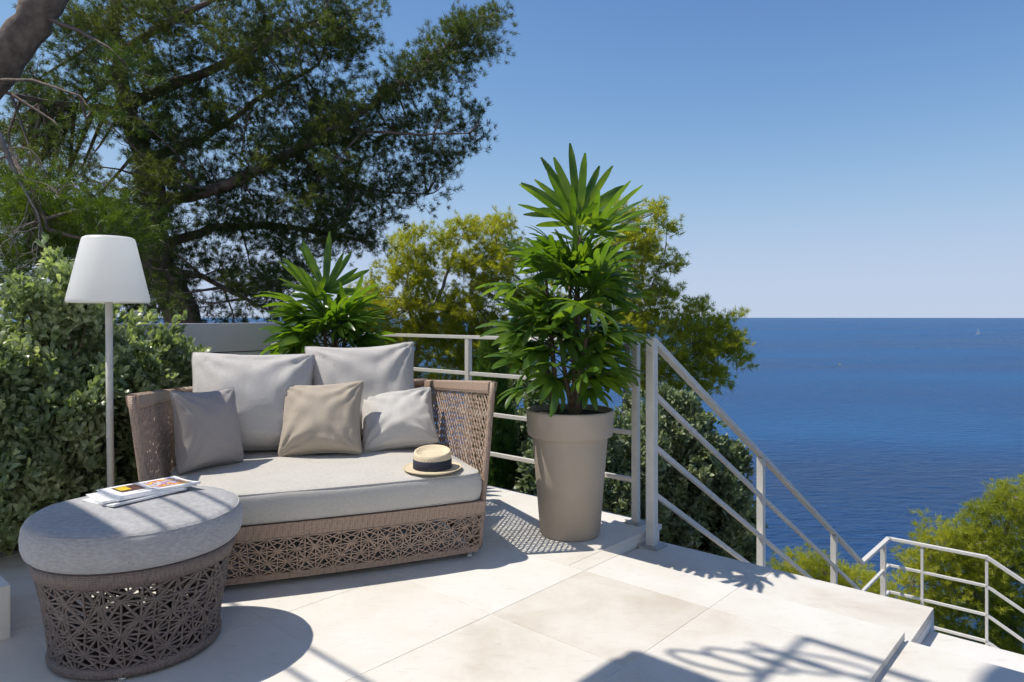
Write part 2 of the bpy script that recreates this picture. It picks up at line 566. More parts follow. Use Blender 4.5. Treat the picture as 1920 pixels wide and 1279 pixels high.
us = [UL]
u_ = -1.30 - .63 * 4
us += [u_ + .63 * k for k in range(5)] + [UR]
vrow = [2.67]
while vrow[-1] > VF: vrow.append(vrow[-1] - .64)
for i in range(len(us) - 1):                    # main field
    for j in range(len(vrow) - 1):
        tile(us[i], us[i + 1], vrow[j + 1], vrow[j])
for i in range(len(us) - 1):                    # border course and the part behind the sofa
    a, b_ = us[i], us[i + 1]
    if a < UB - .01:
        b2 = min(b_, UB)
        tile(a, b2, 2.67, 3.12); tile(a, b2, 3.12, VE)
        if b_ > UB: tile(UB, b_, 2.67, VJ)
    else:
        tile(a, b_, 2.67, VJ)
ur = [UR + .63 * k for k in range(8)]           # the lower field on the right
for i in range(len(ur) - 1):
    for j in range(len(vrow) - 1):
        tile(ur[i] + (.004 if i == 0 else 0), ur[i + 1], vrow[j + 1], vrow[j], -.03)
    tile(ur[i] + (.004 if i == 0 else 0), ur[i + 1], 2.67, VJ, -.03)

# stairs down towards the sea: treads are slabs of the stair
mb = MB()
RISE, RUN = .155, .268
slab(mb, UB + .004, UR, VJ - .008, VT, -2.6, ZT - .032)
stair = tag(mb.build('stairs', M['white_render']), kind='structure')
tile(UB + .004, (UB + UR) / 2, VJ - .008, VT + .006, ZT, .032, name='tread', parent=stair)
tile((UB + UR) / 2, UR, VJ - .008, VT + .006, ZT, .032, name='tread', parent=stair)
for k in range(14):
    z = ZT - RISE * (k + 1)
    v0 = VT + .006 + RUN * k
    tile(UB - .15, UR - .4, v0 - .02, v0 + RUN, z, .5, name='tread', parent=stair)
mb = MB(); slab(mb, UB - .15, .2, VT + 14 * RUN, VT + 14 * RUN + 1.5, -7.0, -2.25, .01)
tag(mb.build('stair_landing', M['white_render']), kind='structure')
mb = MB(); slab(mb, UR + .001, 4, VJ - .006, 3.40, -2.6, -.14, .004)
tag(mb.build('lower_ledge', M['stone']), kind='structure')

# low white block at the far left
t = MB(); pc = Vector((-1.87, 2.587, 0))
t.box(pc - U * .25 - V * .3 + Z * .1, U * .25, V * .3, Z * .1, .006)
o = t.build('low_block', M['white_render'])
tag(o, 'low white rendered block at the left edge beside the round ottoman', 'block')

# ------------------------------------------------------------------ railings
def post(parent, p, ztop, zbot, w, name='post', plate=True):
    t = MB(); t.bar(p + Z * (zbot), p + Z * ztop, w, w, side=U)
    o = t.build(name, M['metal'], parent)
    if plate:
        t = MB(); t.box(p + Z * (zbot + .005), U * (w * 1.25), V * (w * 1.25), Z * .005, .002)
        for su in (-1, 1):
            for sv in (-1, 1):
                t.lathe([(.007, 0), (.007, .007), (.004, .009)], p + U * (w * .95 * su) + V * (w * .95 * sv) + Z * (zbot + .01), 6, smooth=False)
        t.build('base_plate', M['steel'], o)
        o.children[0].matrix_parent_inverse = o.matrix_parent_inverse.inverted() @ o.matrix_parent_inverse if False else Matrix()
    return o


P1 = Vector((.72, 4.03, 0))
rail1 = thing('terrace_railing', P1, 'pale grey metal railing with four straight bars behind the daybed and palm pot', 'railing')
E1 = P1 - U * 2.75
for p in (P1, P1 - U * 1.385, E1):
    post(rail1, p, 1.067, 0, .038)
for z, w, h in ((1.055, .042, .024), (.796, .026, .026), (.523, .026, .026), (.25, .026, .026)):
    t = MB(); t.bar(E1 + Z * z, P1 + Z * z, w, h)
    t.build('rail', M['metal'], rail1)

P2 = Vector((.771, 3.84, 0)) + U * .004
rail2 = thing('stair_railing', P2 + Z * ZT, 'pale metal stair handrail sloping down towards the sea on the right', 'railing')
post(rail2, P2, 1.08, ZT, .050)
SL = -.574


def on_line(t): return P2 + V * t


A0 = on_line(0) + Z * 1.073
A1 = on_line(3.99) + Z * (1.073 + SL * 3.99)
A2 = A1 + V * 1.01
A3 = A2 + U * .89
A4 = A3 + U * 2.4 - Z * 1.35
for t_, w in ((1.513, .048), (3.14, .048)):
    p = on_line(t_); zt = 1.073 + SL * t_
    post(rail2, p, zt - .012, zt - 1.12, w, plate=False)
for dz, w, h in ((0, .046, .03), (-.29, .028, .026), (-.58, .028, .026), (-.845, .028, .026)):
    t = MB()
    off = Z * dz
    pts = [A0 + off, A1 + off, A2 + off, A3 + off, A4 + off]
    for a, b_ in zip(pts[:-1], pts[1:]):
        t.bar(a, b_, w, h, ext=.010)
    t.build('rail' if dz else 'handrail', M['metal'], rail2)
for p, w in ((A2 - V * .22, .05), (A2 + U * .32, .026), (A3, .026), (A4, .04)):
    post(rail2, Vector((p.x, p.y, 0)), p.z - .012, p.z - 1.0, w, plate=False)

# ------------------------------------------------------------------ boarded grey wall
W0, W1 = -.3, 3.35
wall = thing('garden_wall', uv(-4.94, 1.5, -.3), 'grey painted horizontal board wall behind the shrubs and daybed', 'wall')
zt = 1.157
for k, h in enumerate((.215, .27, .27, .27, .27)):
    t = MB(); t.box(uv(-4.94, (W0 + W1) / 2, zt - h / 2), U * .03, V * ((W1 - W0) / 2), Z * (h / 2 - .004), .004)
    t.build('board', M['grey_board'], wall)
    zt -= h
t = MB(); t.box(uv(-4.955, (W0 + W1) / 2, .45), U * .03, V * ((W1 - W0) / 2 - .02), Z * .69)
t.build('backing', M['groove'], wall)

# ------------------------------------------------------------------ daybed
ANG = R(21.5)
SA = Vector((math.cos(ANG), math.sin(ANG), 0)); SB = Vector((-SA.y, SA.x, 0))
SO = Vector((-.831, 3.200, 0))


def S(s, t, z): return SO + SA * s + SB * t + Z * z


day = thing('daybed', SO, 'brown wicker daybed with a light grey seat cushion and lattice arms', 'daybed')


def strands(mb, surf, segs, rad, n=4, sub=2):
    """tubes on a parametric surface; segs are pairs of (a,b) parameters"""
    for (a0, b0), (a1, b1) in segs:
        pts = [surf(a0 + (a1 - a0) * k / sub, b0 + (b1 - b0) * k / sub, random.uniform(-.002, .002)) for k in range(sub + 1)]
        mb.tube(pts, rad * random.uniform(.9, 1.1), n, cap=False, smooth=True)


def star_segs(La, Lb, da, db, wrap=False, jit=.18):
    """rows of nodes, each tied to its near and second neighbours: a field of stars"""
    na_ = max(2, round(La / da)); nb_ = max(1, round(Lb / db))
    nodes = {}
    for j in range(nb_ + 1):
        for i in range(na_ + (0 if wrap else 1)):
            off = .5 if j % 2 else 0
            a = (i + off + random.uniform(-jit, jit) * (0 < i < na_ or wrap)) / na_
            b = (j + random.uniform(-jit, jit) * (0 < j < nb_)) / nb_
            nodes[i, j] = (a, b)
    segs = []

    def get(i, j):
        if j < 0 or j > nb_: return None
        if wrap:
            a, b = nodes[i % na_, j]
            return (a + i // na_, b)
        return nodes.get((i, j))
    for (i, j) in list(nodes):
        p = nodes[i, j]
        o = 1 if j % 2 else 0
        near = [(i + 1, j), (i + o, j + 1), (i + o - 1, j + 1), (i, j + 2), (i + 1 + o, j + 1), (i - 2 + o, j + 1), (i + 1, j + 2), (i - 1, j + 2)]
        for kx, q in enumerate(near):
            g = get(*q)
            if g is None or (kx in (6, 7) and random.random() < .45): continue
            if not wrap and (g[0] > 1.0 or p[0] > 1.0):
                if g[0] > 1.0 and p[0] < 1.0:
                    f = (1 - p[0]) / (g[0] - p[0]); g = (1.0, p[1] + (g[1] - p[1]) * f)
                else: continue
            segs.append((p, g))
    return segs


def front_surf(a, b, off=0.0):
    z = .055 + b * .165
    w = .705 + .035 * (z / .29)
    x = (a * 2 - 1)
    return S(x * w, -.03 * (z / .29) - .03 * (1 - x * x) + off, z)


def band(mb, fn, n, th, z0, z1):
    """a closed strip following fn(a, z, off)"""
    vs = []; fs = []
    for i in range(n + 1):
        a = i / n
        vs += [fn(a, z0, 0), fn(a, z1, 0), fn(a, z1, th), fn(a, z0, th)]
    for i in range(n):
        for k in range(4):
            k2 = (k + 1) % 4
            fs.append((i * 4 + k, i * 4 + k2, (i + 1) * 4 + k2, (i + 1) * 4 + k))
    fs += [(3, 2, 1, 0), tuple(n * 4 + k for k in range(4))]
    mb.add(vs, fs)


def fsurf_z(a, z, off):
    z_ = z
    w = .705 + .035 * (z_ / .29)
    x = a * 2 - 1
    return S(x * w, -.03 * (z_ / .29) - .03 * (1 - x * x) + off, z_)


t = MB(); strands(t, front_surf, star_segs(1.42, .165, .080, .055, False, .08), .0036, 5, 1)
tag(t.build('front_lattice', M['wicker'], day), kind='stuff')
t = MB(); band(t, fsurf_z, 24, .03, .215, .285); t.build('front_band', M['weave'], day)
t = MB(); band(t, fsurf_z, 24, .03, .03, .06); t.build('bottom_rail', M['weave'], day)

# deck under the cushion
t = MB()
vs = [S(-.70, .02, .24), S(.70, .02, .24), S(.66, 1.12, .24), S(-.66, 1.12, .24), S(-.72, .02, .283), S(.72, .02, .283), S(.68, 1.12, .283), S(-.68, 1.12, .283)]
t.add(vs, [(3, 2, 1, 0), (4, 5, 6, 7), (0, 1, 5, 4), (1, 2, 6, 5), (2, 3, 7, 6), (3, 0, 4, 7)])
t.build('seat_deck', M['deck'], day)


def arm_surf(sgn):
    def f(a, b, off=0.0):
        # a: 0 front .. 1 back, b: 0 bottom .. 1 top
        zt_ = .857 + (.776 - .857) * a
        z = .05 + b * (zt_ - .05)
        q = z / .85
        s = (.705 + (.66 - .705) * a) + q * ((.825 - .705) * (1 - a) + (.76 - .66) * a)
        tt = (.01 + .11 * q) * (1 - a) + (1.13 + .07 * q) * a
        return S(sgn * (s + off), tt, z)
    return f


for sgn in (-1, 1):
    f = arm_surf(sgn)
    L, H = 1.15, .75
    segs = []
    nv = 30
    for i in range(nv + 1):                      # uprights
        segs.append((((i + random.uniform(-.15, .15)) / nv, 0), ((i + random.uniform(-.15, .15)) / nv, .93)))
    nd = 26
    for i in range(-20, nd + 1):                 # two diagonal sets
        for dr in (1, -1):
            a0, a1 = i / nd, (i + 17) / nd
            b0, b1 = (0, .93) if dr == 1 else (.93, 0)
            if a1 <= 0 or a0 >= 1: continue
            if a0 < 0: b0 += (b1 - b0) * (-a0) / (a1 - a0); a0 = 0
            if a1 > 1: b1 = b0 + (b1 - b0) * (1 - a0) / (a1 - a0); a1 = 1
            segs.append(((a0, b0), (a1, b1)))
    t = MB(); strands(t, f, segs, .0042, 4, 5)
    tag(t.build('arm_lattice', M['wicker'], day), kind='stuff')

    def fz(a, z, off, f=f): return f(a, z, off)
    t = MB()                                     # rolled woven top band
    vs = []; fs = []; n = 20; prof = [(.93, -.012), (.95, -.018), (1.0, -.018), (1.010, 0), (1.010, .016), (1.0, .032), (.945, .030), (.93, .018)]
    for i in range(n + 1):
        for (b_, o_) in prof: vs.append(f(i / n, b_, o_))
    k_ = len(prof)
    for i in range(n):
        for k in range(k_):
            k2 = (k + 1) % k_
            fs.append((i * k_ + k, i * k_ + k2, (i + 1) * k_ + k2, (i + 1) * k_ + k))
    fs += [tuple(range(k_ - 1, -1, -1)), tuple(n * k_ + k for k in range(k_))]
    t.add(vs, fs); t.build('arm_top', M['weave'], day)
    t = MB()
    t.tube([f(0, b_ / 12, .008) for b_ in range(13)], .017, 8); t.build('arm_front_edge', M['weave'], day)
    t = MB()
    t.tube([f(1, b_ / 12, .008) for b_ in range(13)], .017, 8); t.build('arm_back_edge', M['weave'], day)
    t = MB(); p0 = S(sgn * .675, .035, 0)
    t.lathe([(.018, 0), (.020, .006), (.012, .012), (.012, .06)], p0, 12); t.build('leg', M['steel'], day)
    t = MB(); p0 = S(sgn * .63, 1.09, 0)
    t.lathe([(.018, 0), (.020, .006), (.012, .012), (.012, .06)], p0, 12); t.build('leg', M['steel'], day)
    t = MB(); t.tube([f(a / 8, 0, .006) for a in range(9)], .018, 8); t.build('side_rail', M['weave'], day)


def back_surf(a, b, off=0.0):
    z = .05 + b * .726
    w = .66 + .1 * (z / .776)
    return S((a * 2 - 1) * w, 1.13 + .07 * (z / .85) + off, z)


segs = []
for i in range(37): segs.append(((i / 36, 0), (i / 36, .95)))
for i in range(-16, 31):
    for dr in (1, -1):
        a0, a1 = i / 30, (i + 14) / 30
        b0, b1 = (0, .95) if dr == 1 else (.95, 0)
        if a1 <= 0 or a0 >= 1: continue
        if a0 < 0: b0 += (b1 - b0) * (-a0) / (a1 - a0); a0 = 0
        if a1 > 1: b1 = b0 + (b1 - b0) * (1 - a0) / (a1 - a0); a1 = 1
        segs.append(((a0, b0), (a1, b1)))
t = MB(); strands(t, back_surf, segs, .0042, 4, 4); tag(t.build('back_lattice', M['wicker'], day), kind='stuff')
t = MB()
t.tube([back_surf(a / 16, .985, 0) for a in range(17)], .026, 8); t.build('back_top', M['weave'], day)


def loft_outline(mb, outline, rings, flat_rows=6, zfun=None):
    """stack of inset copies of a closed outline, closed over the top by a fan of shrinking rings"""
    n = len(outline)
    c = sum(outline, Vector((0, 0, 0))) / n
    nor = []
    for i in range(n):
        d = (outline[(i + 1) % n] - outline[i - 1]).normalized()
        nor.append(Vector((d.y, -d.x, 0)))
    vs = []; fs = []
    for ins, z in rings:
        for i in range(n): vs.append(outline[i] - nor[i] * ins + Z * z)
    last = vs[-n:]
    zl = rings[-1][1]
    for k in range(1, flat_rows):
        f = 1 - k / flat_rows
        for i in range(n):
            p = c + (last[i] - c) * f; p = Vector((p.x, p.y, zl + .010 * (1 - f ** 3)))
            vs.append(p)
    vs.append(Vector((c.x, c.y, zl + .010)))
    rows = len(rings) + flat_rows - 1
    for r_ in range(rows - 1):
        for i in range(n):
            i2 = (i + 1) % n
            fs.append((r_ * n + i, r_ * n + i2, (r_ + 1) * n + i2, (r_ + 1) * n + i))
    for i in range(n): fs.append(((rows - 1) * n + i, (rows - 1) * n + (i + 1) % n, rows * n))
    fs.append(tuple(range(n - 1, -1, -1)))
    mb.add([p + Z * (mnoise.noise(p * 4.5) * .006 if p.z > rings[len(rings) // 2][1] else 0) for p in vs], fs, True)


def rounded_poly(corners, r=.06, per=8, bow=None):
    out = []
    n = len(corners)
    for i in range(n):
        p0, p1, p2 = corners[i - 1], corners[i], corners[(i + 1) % n]
        a = (p0 - p1).normalized(); b_ = (p2 - p1).normalized()
        for k in range(per + 1):
            f = k / per
            q0 = p1 + a * r; q2 = p1 + b_ * r
            out.append(q0 * (1 - f) ** 2 + p1 * 2 * f * (1 - f) + q2 * f * f)
        d = (p2 - p1).length - 2 * r
        m_ = 14
        for k in range(1, m_):
            out.append(p1 + b_ * (r + d * k / m_))
    return out


cor = [S(-.735, -.025, 0), S(.735, -.025, 0), S(.705, 1.11, 0), S(-.705, 1.11, 0)]
ol = rounded_poly(cor, .075)
bowed = []
for p in ol:
    ss_, tt_ = (p - SO).dot(SA), (p - SO).dot(SB)
    bowed.append(p - SB * (.035 * max(0, 1 - (ss_ / .735) ** 2) * max(0, 1 - tt_ / .5) if tt_ < .5 else 0))
ol = bowed
t = MB()
loft_outline(t, ol, [(.03, .286), (.008, .292), (.0, .306), (-.006, .335), (-.006, .375), (.0, .405), (.010, .420), (.028, .428)], 8)
seatc = t.build('seat_cushion', M['seat'], day)
for ins, zz in ((.012, .421), (.006, .294)):
    t = MB(); cc = sum(ol, Vector()) / len(ol)
    t.tube([p + (cc - p).normalized() * ins + Z * (zz + .001) for p in ol + ol[:1]], .0028, 5, cap=False); t.build('piping', M['seat'], seatc)

# ------------------------------------------------------------------ pillows
def pillow(name, label, mat, w, h, T, base, yaw, lean, roll=0.0, seed=0, pinch=.07, wr=.012, sag=.2, group='cushions on the daybed'):
    n = 34
    vs = []; fs = []
    for side in (1, -1):
        for j in range(n + 1):
            for i in range(n + 1):
                a = -1 + 2 * i / n; b_ = -1 + 2 * j / n
                a = math.sin(a * math.pi / 2) * .55 + a * .45; b_ = math.sin(b_ * math.pi / 2) * .55 + b_ * .45
                x = w / 2 * a * (1 - pinch * (1 - b_ * b_) * abs(a) ** 1.5)
                y = h / 2 * b_ * (1 - pinch * (1 - a * a) * abs(b_) ** 1.5)
                cr = max(0.0, abs(a) + abs(b_) - 1.72) / .28
                x *= 1 - .035 * cr * cr; y *= 1 - .035 * cr * cr
                prof = max(0.0, (1 - abs(a) ** 2.4) * (1 - abs(b_) ** 2.4)) ** .44
                th = T / 2 * prof * (1 - sag * b_)
                p = Vector((a * 2.2 + seed * 7.3, b_ * 2.2, side * 3.1 + seed))
                fold = 0
                # creases that run out of the corners and along the sides
                for ca, cb in ((-1, -1), (1, -1), (-1, 1), (1, 1)):
                    dx, dy = a - ca, b_ - cb
                    rr = math.hypot(dx, dy)
                    an = math.atan2(dy, dx)
                    fold += math.sin(an * 13 + seed * 2.1 + ca * 1.7 + cb + 1.5 * mnoise.noise(p)) * math.exp(-rr * 1.9) * min(1, rr * 5) * 1.25
                fold += .7 * mnoise.noise(p * .5) + .22 * mnoise.noise(Vector((a * 6 + seed, b_ * 2.4, side * 2)))
                rdg = mnoise.noise(Vector((a * 1.7 + b_ * 1.1 + seed * 3.3, b_ * 3.1 - a * .8, side * 5 + seed)))
                fold -= .75 * max(0, 1 - abs(rdg) * 5) * max(abs(a), abs(b_)) ** 3
                th += wr * fold * prof
                vs.append(Vector((x, -side * th, y)))
    m_ = (n + 1) ** 2
    for sd in (0, 1):
        for j in range(n):
            for i in range(n):
                q = [sd * m_ + j * (n + 1) + i, sd * m_ + j * (n + 1) + i + 1, sd * m_ + (j + 1) * (n + 1) + i + 1, sd * m_ + (j + 1) * (n + 1) + i]
                fs.append(q if sd == 0 else q[::-1])
    bm = bmesh.new()
    bv = [bm.verts.new(v) for v in vs]
    for f_ in fs: bm.faces.new([bv[i] for i in f_])
    bmesh.ops.remove_doubles(bm, verts=bm.verts[:], dist=.0004)
    for f_ in bm.faces: f_.smooth = True
    me = bpy.data.meshes.new(name); bm.to_mesh(me); bm.free()
    me.materials.append(mat)
    o = bpy.data.objects.new(name, me); COL.objects.link(o)
    rot = Matrix.Rotation(yaw, 3, 'Z') @ Matrix.Rotation(-lean, 3, 'X') @ Matrix.Rotation(roll, 3, 'Y')
    pts = [rot @ Vector(v.co) for v in me.vertices]
    low = min(p.z for p in pts)
    o.rotation_euler = rot.to_euler()
    o.location = (base.x, base.y, base.z - low)
    edge = [v for v in vs[:m_]]
    q = n + 1
    per = [edge[i] for i in range(0, n)] + [edge[j * q + n] for j in range(0, n)] + [edge[n * q + i] for i in range(n, 0, -1)] + [edge[j * q] for j in range(n, 0, -1)]
    t = MB(); t.tube(per + per[:1], .0034, 5, cap=False); t.build('piping', mat, o)
    return tag(o, label, 'cushion', group)


SZ = .428
pillow('back_cushion', 'large light grey cushion leaning at the back left of the daybed', M['pillow_grey'], .69, .60, .34, S(-.325, .95, SZ), ANG - R(2), R(21), R(2), 1, .085, .026)
pillow('back_cushion', 'large light grey cushion leaning at the back right of the daybed', M['pillow_grey'], .69, .645, .31, S(.315, 1.00, SZ), ANG - R(3), R(20), R(-2), 2, .11, .026)
pillow('throw_pillow', 'taupe square pillow in the shade against the left arm', M['pillow_brown'], .375, .415, .19, S(-.548, .585, SZ), R(60), R(13), R(2), 3, .11, .014)
pillow('throw_pillow', 'beige square pillow standing in the middle of the daybed', M['pillow_taupe'], .47, .435, .20, S(.03, .715, SZ), ANG - R(20), R(25), R(-3), 4, .11, .020)
pillow('throw_pillow', 'small pale grey crumpled pillow tilted against the right arm', M['pillow_pale'], .44, .40, .19, S(.465, .735, SZ), ANG - R(16), R(42), R(-8), 5, .08, .022)

# ------------------------------------------------------------------ straw hat on the seat
hp = S(.505, .105, SZ + .006)
hat = thing('straw_hat', hp, 'cream straw boater hat with dark band on the daybed seat', 'hat')
t = MB()
prof = [(.098, .004), (.150, .003), (.163, .008), (.166, .014), (.163, .013), (.150, .009), (.098, .010)]
t.lathe(prof, hp, 56, .88, .98); t.build('brim', M['straw'], hat)
t = MB()
prof = [(.108, .004), (.107, .05), (.106, .080), (.104, .091), (.098, .095), (.089, .092), (.080, .082), (.05, .080), (.0, .085)]
t.lathe(prof, hp, 56, .88, .98)
t.v = [(x, y, z + (.012 * ((y - hp.y) / .1) * (1 if z > hp.z + .075 else 0))) for x, y, z in t.v]
t.build('crown', M['straw'], hat)
t = MB(); t.lathe([(.1085, .010), (.1105, .012), (.1095, .054), (.1075, .056)], hp, 56, .88, .98); t.build('hat_band', M['navy'], hat)

# ------------------------------------------------------------------ round ottoman
OC = Vector((-1.372, 2.545, 0))
ott = thing('ottoman', OC, 'round dark wicker ottoman with a thick blue-grey cushion, holding magazines', 'ottoman')


def orad(z): return .272 + .060 * (z / .39) ** 1.6


def ott_surf(a, b, off=0.0):
    z = .035 + b * .29
    r_ = orad(z) + off
    an = a * 2 * math.pi
    return OC + Vector((r_ * math.cos(an), r_ * math.sin(an), z))


t = MB()
strands(t, ott_surf, star_segs(1.95, .30, .092, .064, True, .20), .0043, 5, 2)
tag(t.build('lattice', M['wicker_dark'], ott), kind='stuff')
for k in range(6):
    an = k / 6 + .03
    t = MB(); t.tube([ott_surf(an, b_ / 6 * 1.04 - .02, -.012) for b_ in range(7)], .009, 8); t.build('upright', M['wicker_dark'], ott)
t = MB(); t.lathe([(orad(.325) - .016, .32), (orad(.325) + .006, .32), (orad(.35) + .008, .345), (orad(.37) + .006, .370), (orad(.37) - .016, .372)], OC, 72)
t.build('top_band', M['weave_dark'], ott)
t = MB(); t.lathe([(.262, .010), (.280, .012), (.284, .028), (.278, .045), (.264, .044)], OC, 72); t.build('bottom_band', M['weave_dark'], ott)
t = MB(); t.lathe([(.0, .015), (.260, .015), (.261, .028), (.0, .028)], OC, 64); t.build('bottom_plate', M['bottom_plate'], ott)
t = MB(); t.lathe([(.0, .36), (.312, .36), (.312, .372), (.0, .372)], OC, 64); t.build('top_board', M['deck'], ott)
for k in range(4):
    an = k * math.pi / 2 - 1.25
    t = MB(); t.lathe([(.014, 0), (.014, .013)], OC + Vector((.266 * math.cos(an), .266 * math.sin(an), 0)), 10); t.build('foot', M['steel'], ott)
ol = [OC + Vector((.353 * math.cos(2 * math.pi * k / 96), .353 * math.sin(2 * math.pi * k / 96), 0)) for k in range(96)]
t = MB()
loft_outline(t, ol, [(.05, .374), (.018, .378), (.004, .392), (-.004, .415), (-.006, .445), (-.002, .474), (.010, .494), (.026, .503)], 9)
oc = t.build('cushion', M['ottoman'], ott)
t = MB()
ring = [OC + Vector((.344 * math.cos(2 * math.pi * k / 96), .344 * math.sin(2 * math.pi * k / 96), .4925 + .0008 * math.sin(k * 1.7))) for k in range(97)]
t.tube(ring, .0024, 6, cap=False); t.build('piping', M['ottoman'], oc)
for an in (-1.15, 2.0):
    t = MB(); t.tube([OC + Vector(((.3585 - abs(z - .445) * .10) * math.cos(an), (.3585 - abs(z - .445) * .10) * math.sin(an), z)) for z in (.405, .42, .45, .475, .488)], .0016, 5)
    t.build('seam', M['ottoman'], oc)

# ------------------------------------------------------------------ magazines
def magazine(cx, cy, z, rot, th, label, w=.215, l=.285, cover=True):
    c = Vector((cx, cy, z)); X = Vector((math.cos(rot), math.sin(rot), 0)); Y = Vector((-X.y, X.x, 0))
    mg = thing('magazine', c, label, 'magazine', 'magazines stacked on the ottoman')
    t = MB()                                     # pages with a slight spring
    n = 10; vs = []; fs = []
    for lay in range(2):
        for i in range(n + 1):
            for j in range(n + 1):
                a = i / n - .5; b_ = j / n - .5
                zz = th * lay + .004 * max(0, a + .2) ** 2 * 6 * (1 if lay else .6) + .002 * mnoise.noise(Vector((a * 3, b_ * 3, z * 90)))
                vs.append(c + X * (a * w) + Y * (b_ * l) + Z * zz)
    m_ = (n + 1) ** 2
    for i in range(n):
        for j in range(n):
            q = [i * (n + 1) + j, (i + 1) * (n + 1) + j, (i + 1) * (n + 1) + j + 1, i * (n + 1) + j + 1]
            fs.append(q[::-1]); fs.append([k + m_ for k in q])
    edge = [(0, j) for j in range(n)] + [(i, n) for i in range(n)] + [(n, j) for j in range(n, 0, -1)] + [(i, 0) for i in range(n, 0, -1)]
    for k in range(len(edge)):
        a, b_ = edge[k], edge[(k + 1) % len(edge)]
        ia, ib = a[0] * (n + 1) + a[1], b_[0] * (n + 1) + b_[1]
        fs.append([ia, ib, ib + m_, ia + m_])
    t.add(vs, fs); t.build('pages', M['paper'], mg)
    if cover:
        def patch(a0, a1, b0, b1, mat, lift, nm='printed_picture'):
            t = MB(); vs = []; fs = []; q = 6
            for i in range(q + 1):
                for j in range(q + 1):
                    a = a0 + (a1 - a0) * i / q; b_ = b0 + (b1 - b0) * j / q
                    zz = th + .004 * max(0, a + .2) ** 2 * 6 + .002 * mnoise.noise(Vector((a * 3, b_ * 3, z * 90))) + lift
                    vs.append(c + X * (a * w) + Y * (b_ * l) + Z * zz)
            for i in range(q):
                for j in range(q):
                    fs.append((i * (q + 1) + j, (i + 1) * (q + 1) + j, (i + 1) * (q + 1) + j + 1, i * (q + 1) + j + 1))
            t.add(vs, fs); return t.build(nm, mat, mg)
        patch(-.40, .34, .02, .45, M['print'], .0006)
        patch(-.40, .10, -.36, -.06, M['print_dark'], .0006)
        patch(-.36, -.05, -.33, -.20, M['print_yellow'], .0010)
        patch(.22, .30, -.24, -.02, M['print_grey'], .0006, 'caption_bar')
    return mg


zo = .512
R0 = math.atan2(U.y, U.x) + R(2)
magazine(-1.445, 2.66, zo, R0 + R(9), .003, 'lowest white magazine of the stack on the ottoman, sticking out at the front', cover=False)
magazine(-1.455, 2.68, zo + .0045, R0 + R(-5), .004, 'white magazine second from the bottom of the stack on the ottoman', cover=False)
magazine(-1.435, 2.70, zo + .010, R0 + R(4), .004, 'white magazine just under the colourful top one on the ottoman', cover=False)
magazine(-1.425, 2.725, zo + .0155, R0 + R(0), .004, 'top magazine with yellow, orange and purple pictures on the ottoman', w=.225, l=.30)

# ------------------------------------------------------------------ floor lamp
LP = Vector((-2.08, 3.60, 0)); LT = Vector((-.014, 0, 0))
lamp = thing('floor_lamp', LP, 'white floor lamp with conical shade beside the shrub', 'lamp')
t = MB(); t.lathe([(.0, .0), (.15, .0), (.155, .008), (.15, .02), (.03, .028), (.0, .028)], LP, 40); t.build('base', M['metal'], lamp)
t = MB(); t.tube([LP + Z * .02, LP + LT * .6 + Z * .7, LP + LT + Z * 1.30], .0175, 14); t.build('pole', M['metal'], lamp)
t = MB()
prof = [(.181, 1.284), (.187, 1.272), (.1925, 1.280), (.1915, 1.292), (.124, 1.596), (.119, 1.607), (.108, 1.613), (.05, 1.616), (.0, 1.617)]
t.lathe(prof, LP + LT, 64)
t.build('shade', M['lamp_white'], lamp)
t = MB(); t.lathe([(.0, 1.285), (.03, 1.285), (.03, 1.40), (.022, 1.43), (.0, 1.44)], LP + LT, 16); t.build('lamp_holder', M['paper'], lamp)

# ------------------------------------------------------------------ planters and lady palms
def planter(c, label):
    p = thing('planter', c, label, 'planter', 'tall taupe planters')
    t = MB()
    prof = [(.0, .0), (.158, .0), (.166, .008), (.208, .525), (.209, .54), (.232, .546), (.236, .555), (.243, .672), (.244, .682), (.240, .688), (.234, .688), (.230, .680), (.225, .60), (.0, .60)]
    t.lathe(prof, c, 72); t.build('pot', M['pot'], p)
    t = MB()
    n = 30; pr = [(0.2275, .655), (.18, .662), (.12, .658), (.06, .668), (0, .665)]
    t.lathe(pr, c, n); t.v = [(x, y, z + .008 * mnoise.noise(Vector((x * 30, y * 30, 0)))) for x, y, z in t.v]
    t.build('soil', M['soil'], p)
    return p


def leaflet(vs, fs, hub, d, nrm, L, w, droop, fold=.25):
    """a pleated strap: base, widest past the middle, blunt tip, bending down"""
    side = d.cross(nrm).normalized()
    segs = 6
    p = Vector(hub); dd = Vector(d)
    rows = []
    for k in range(segs + 1):
        f = k / segs
        ww = w * (.22 + 1.05 * math.sin(math.pi * min(1, (f * .80 + .10))) ** .8) * (1 if f < .92 else .45) * .5
        up = side.cross(dd).normalized()
        rows.append((p - side * ww + up * ww * fold, p, p + side * ww + up * ww * fold))
        dd = (dd - Z * (droop / segs) * (.4 + 1.2 * f)).normalized()
        p = p + dd * (L / segs)
    b = len(vs)
    for r_ in rows: vs.extend(r_)
    for k in range(segs):
        for q in range(2):
            i0 = b + k * 3 + q
            fs.append((i0, i0 + 1, i0 + 4, i0 + 3))


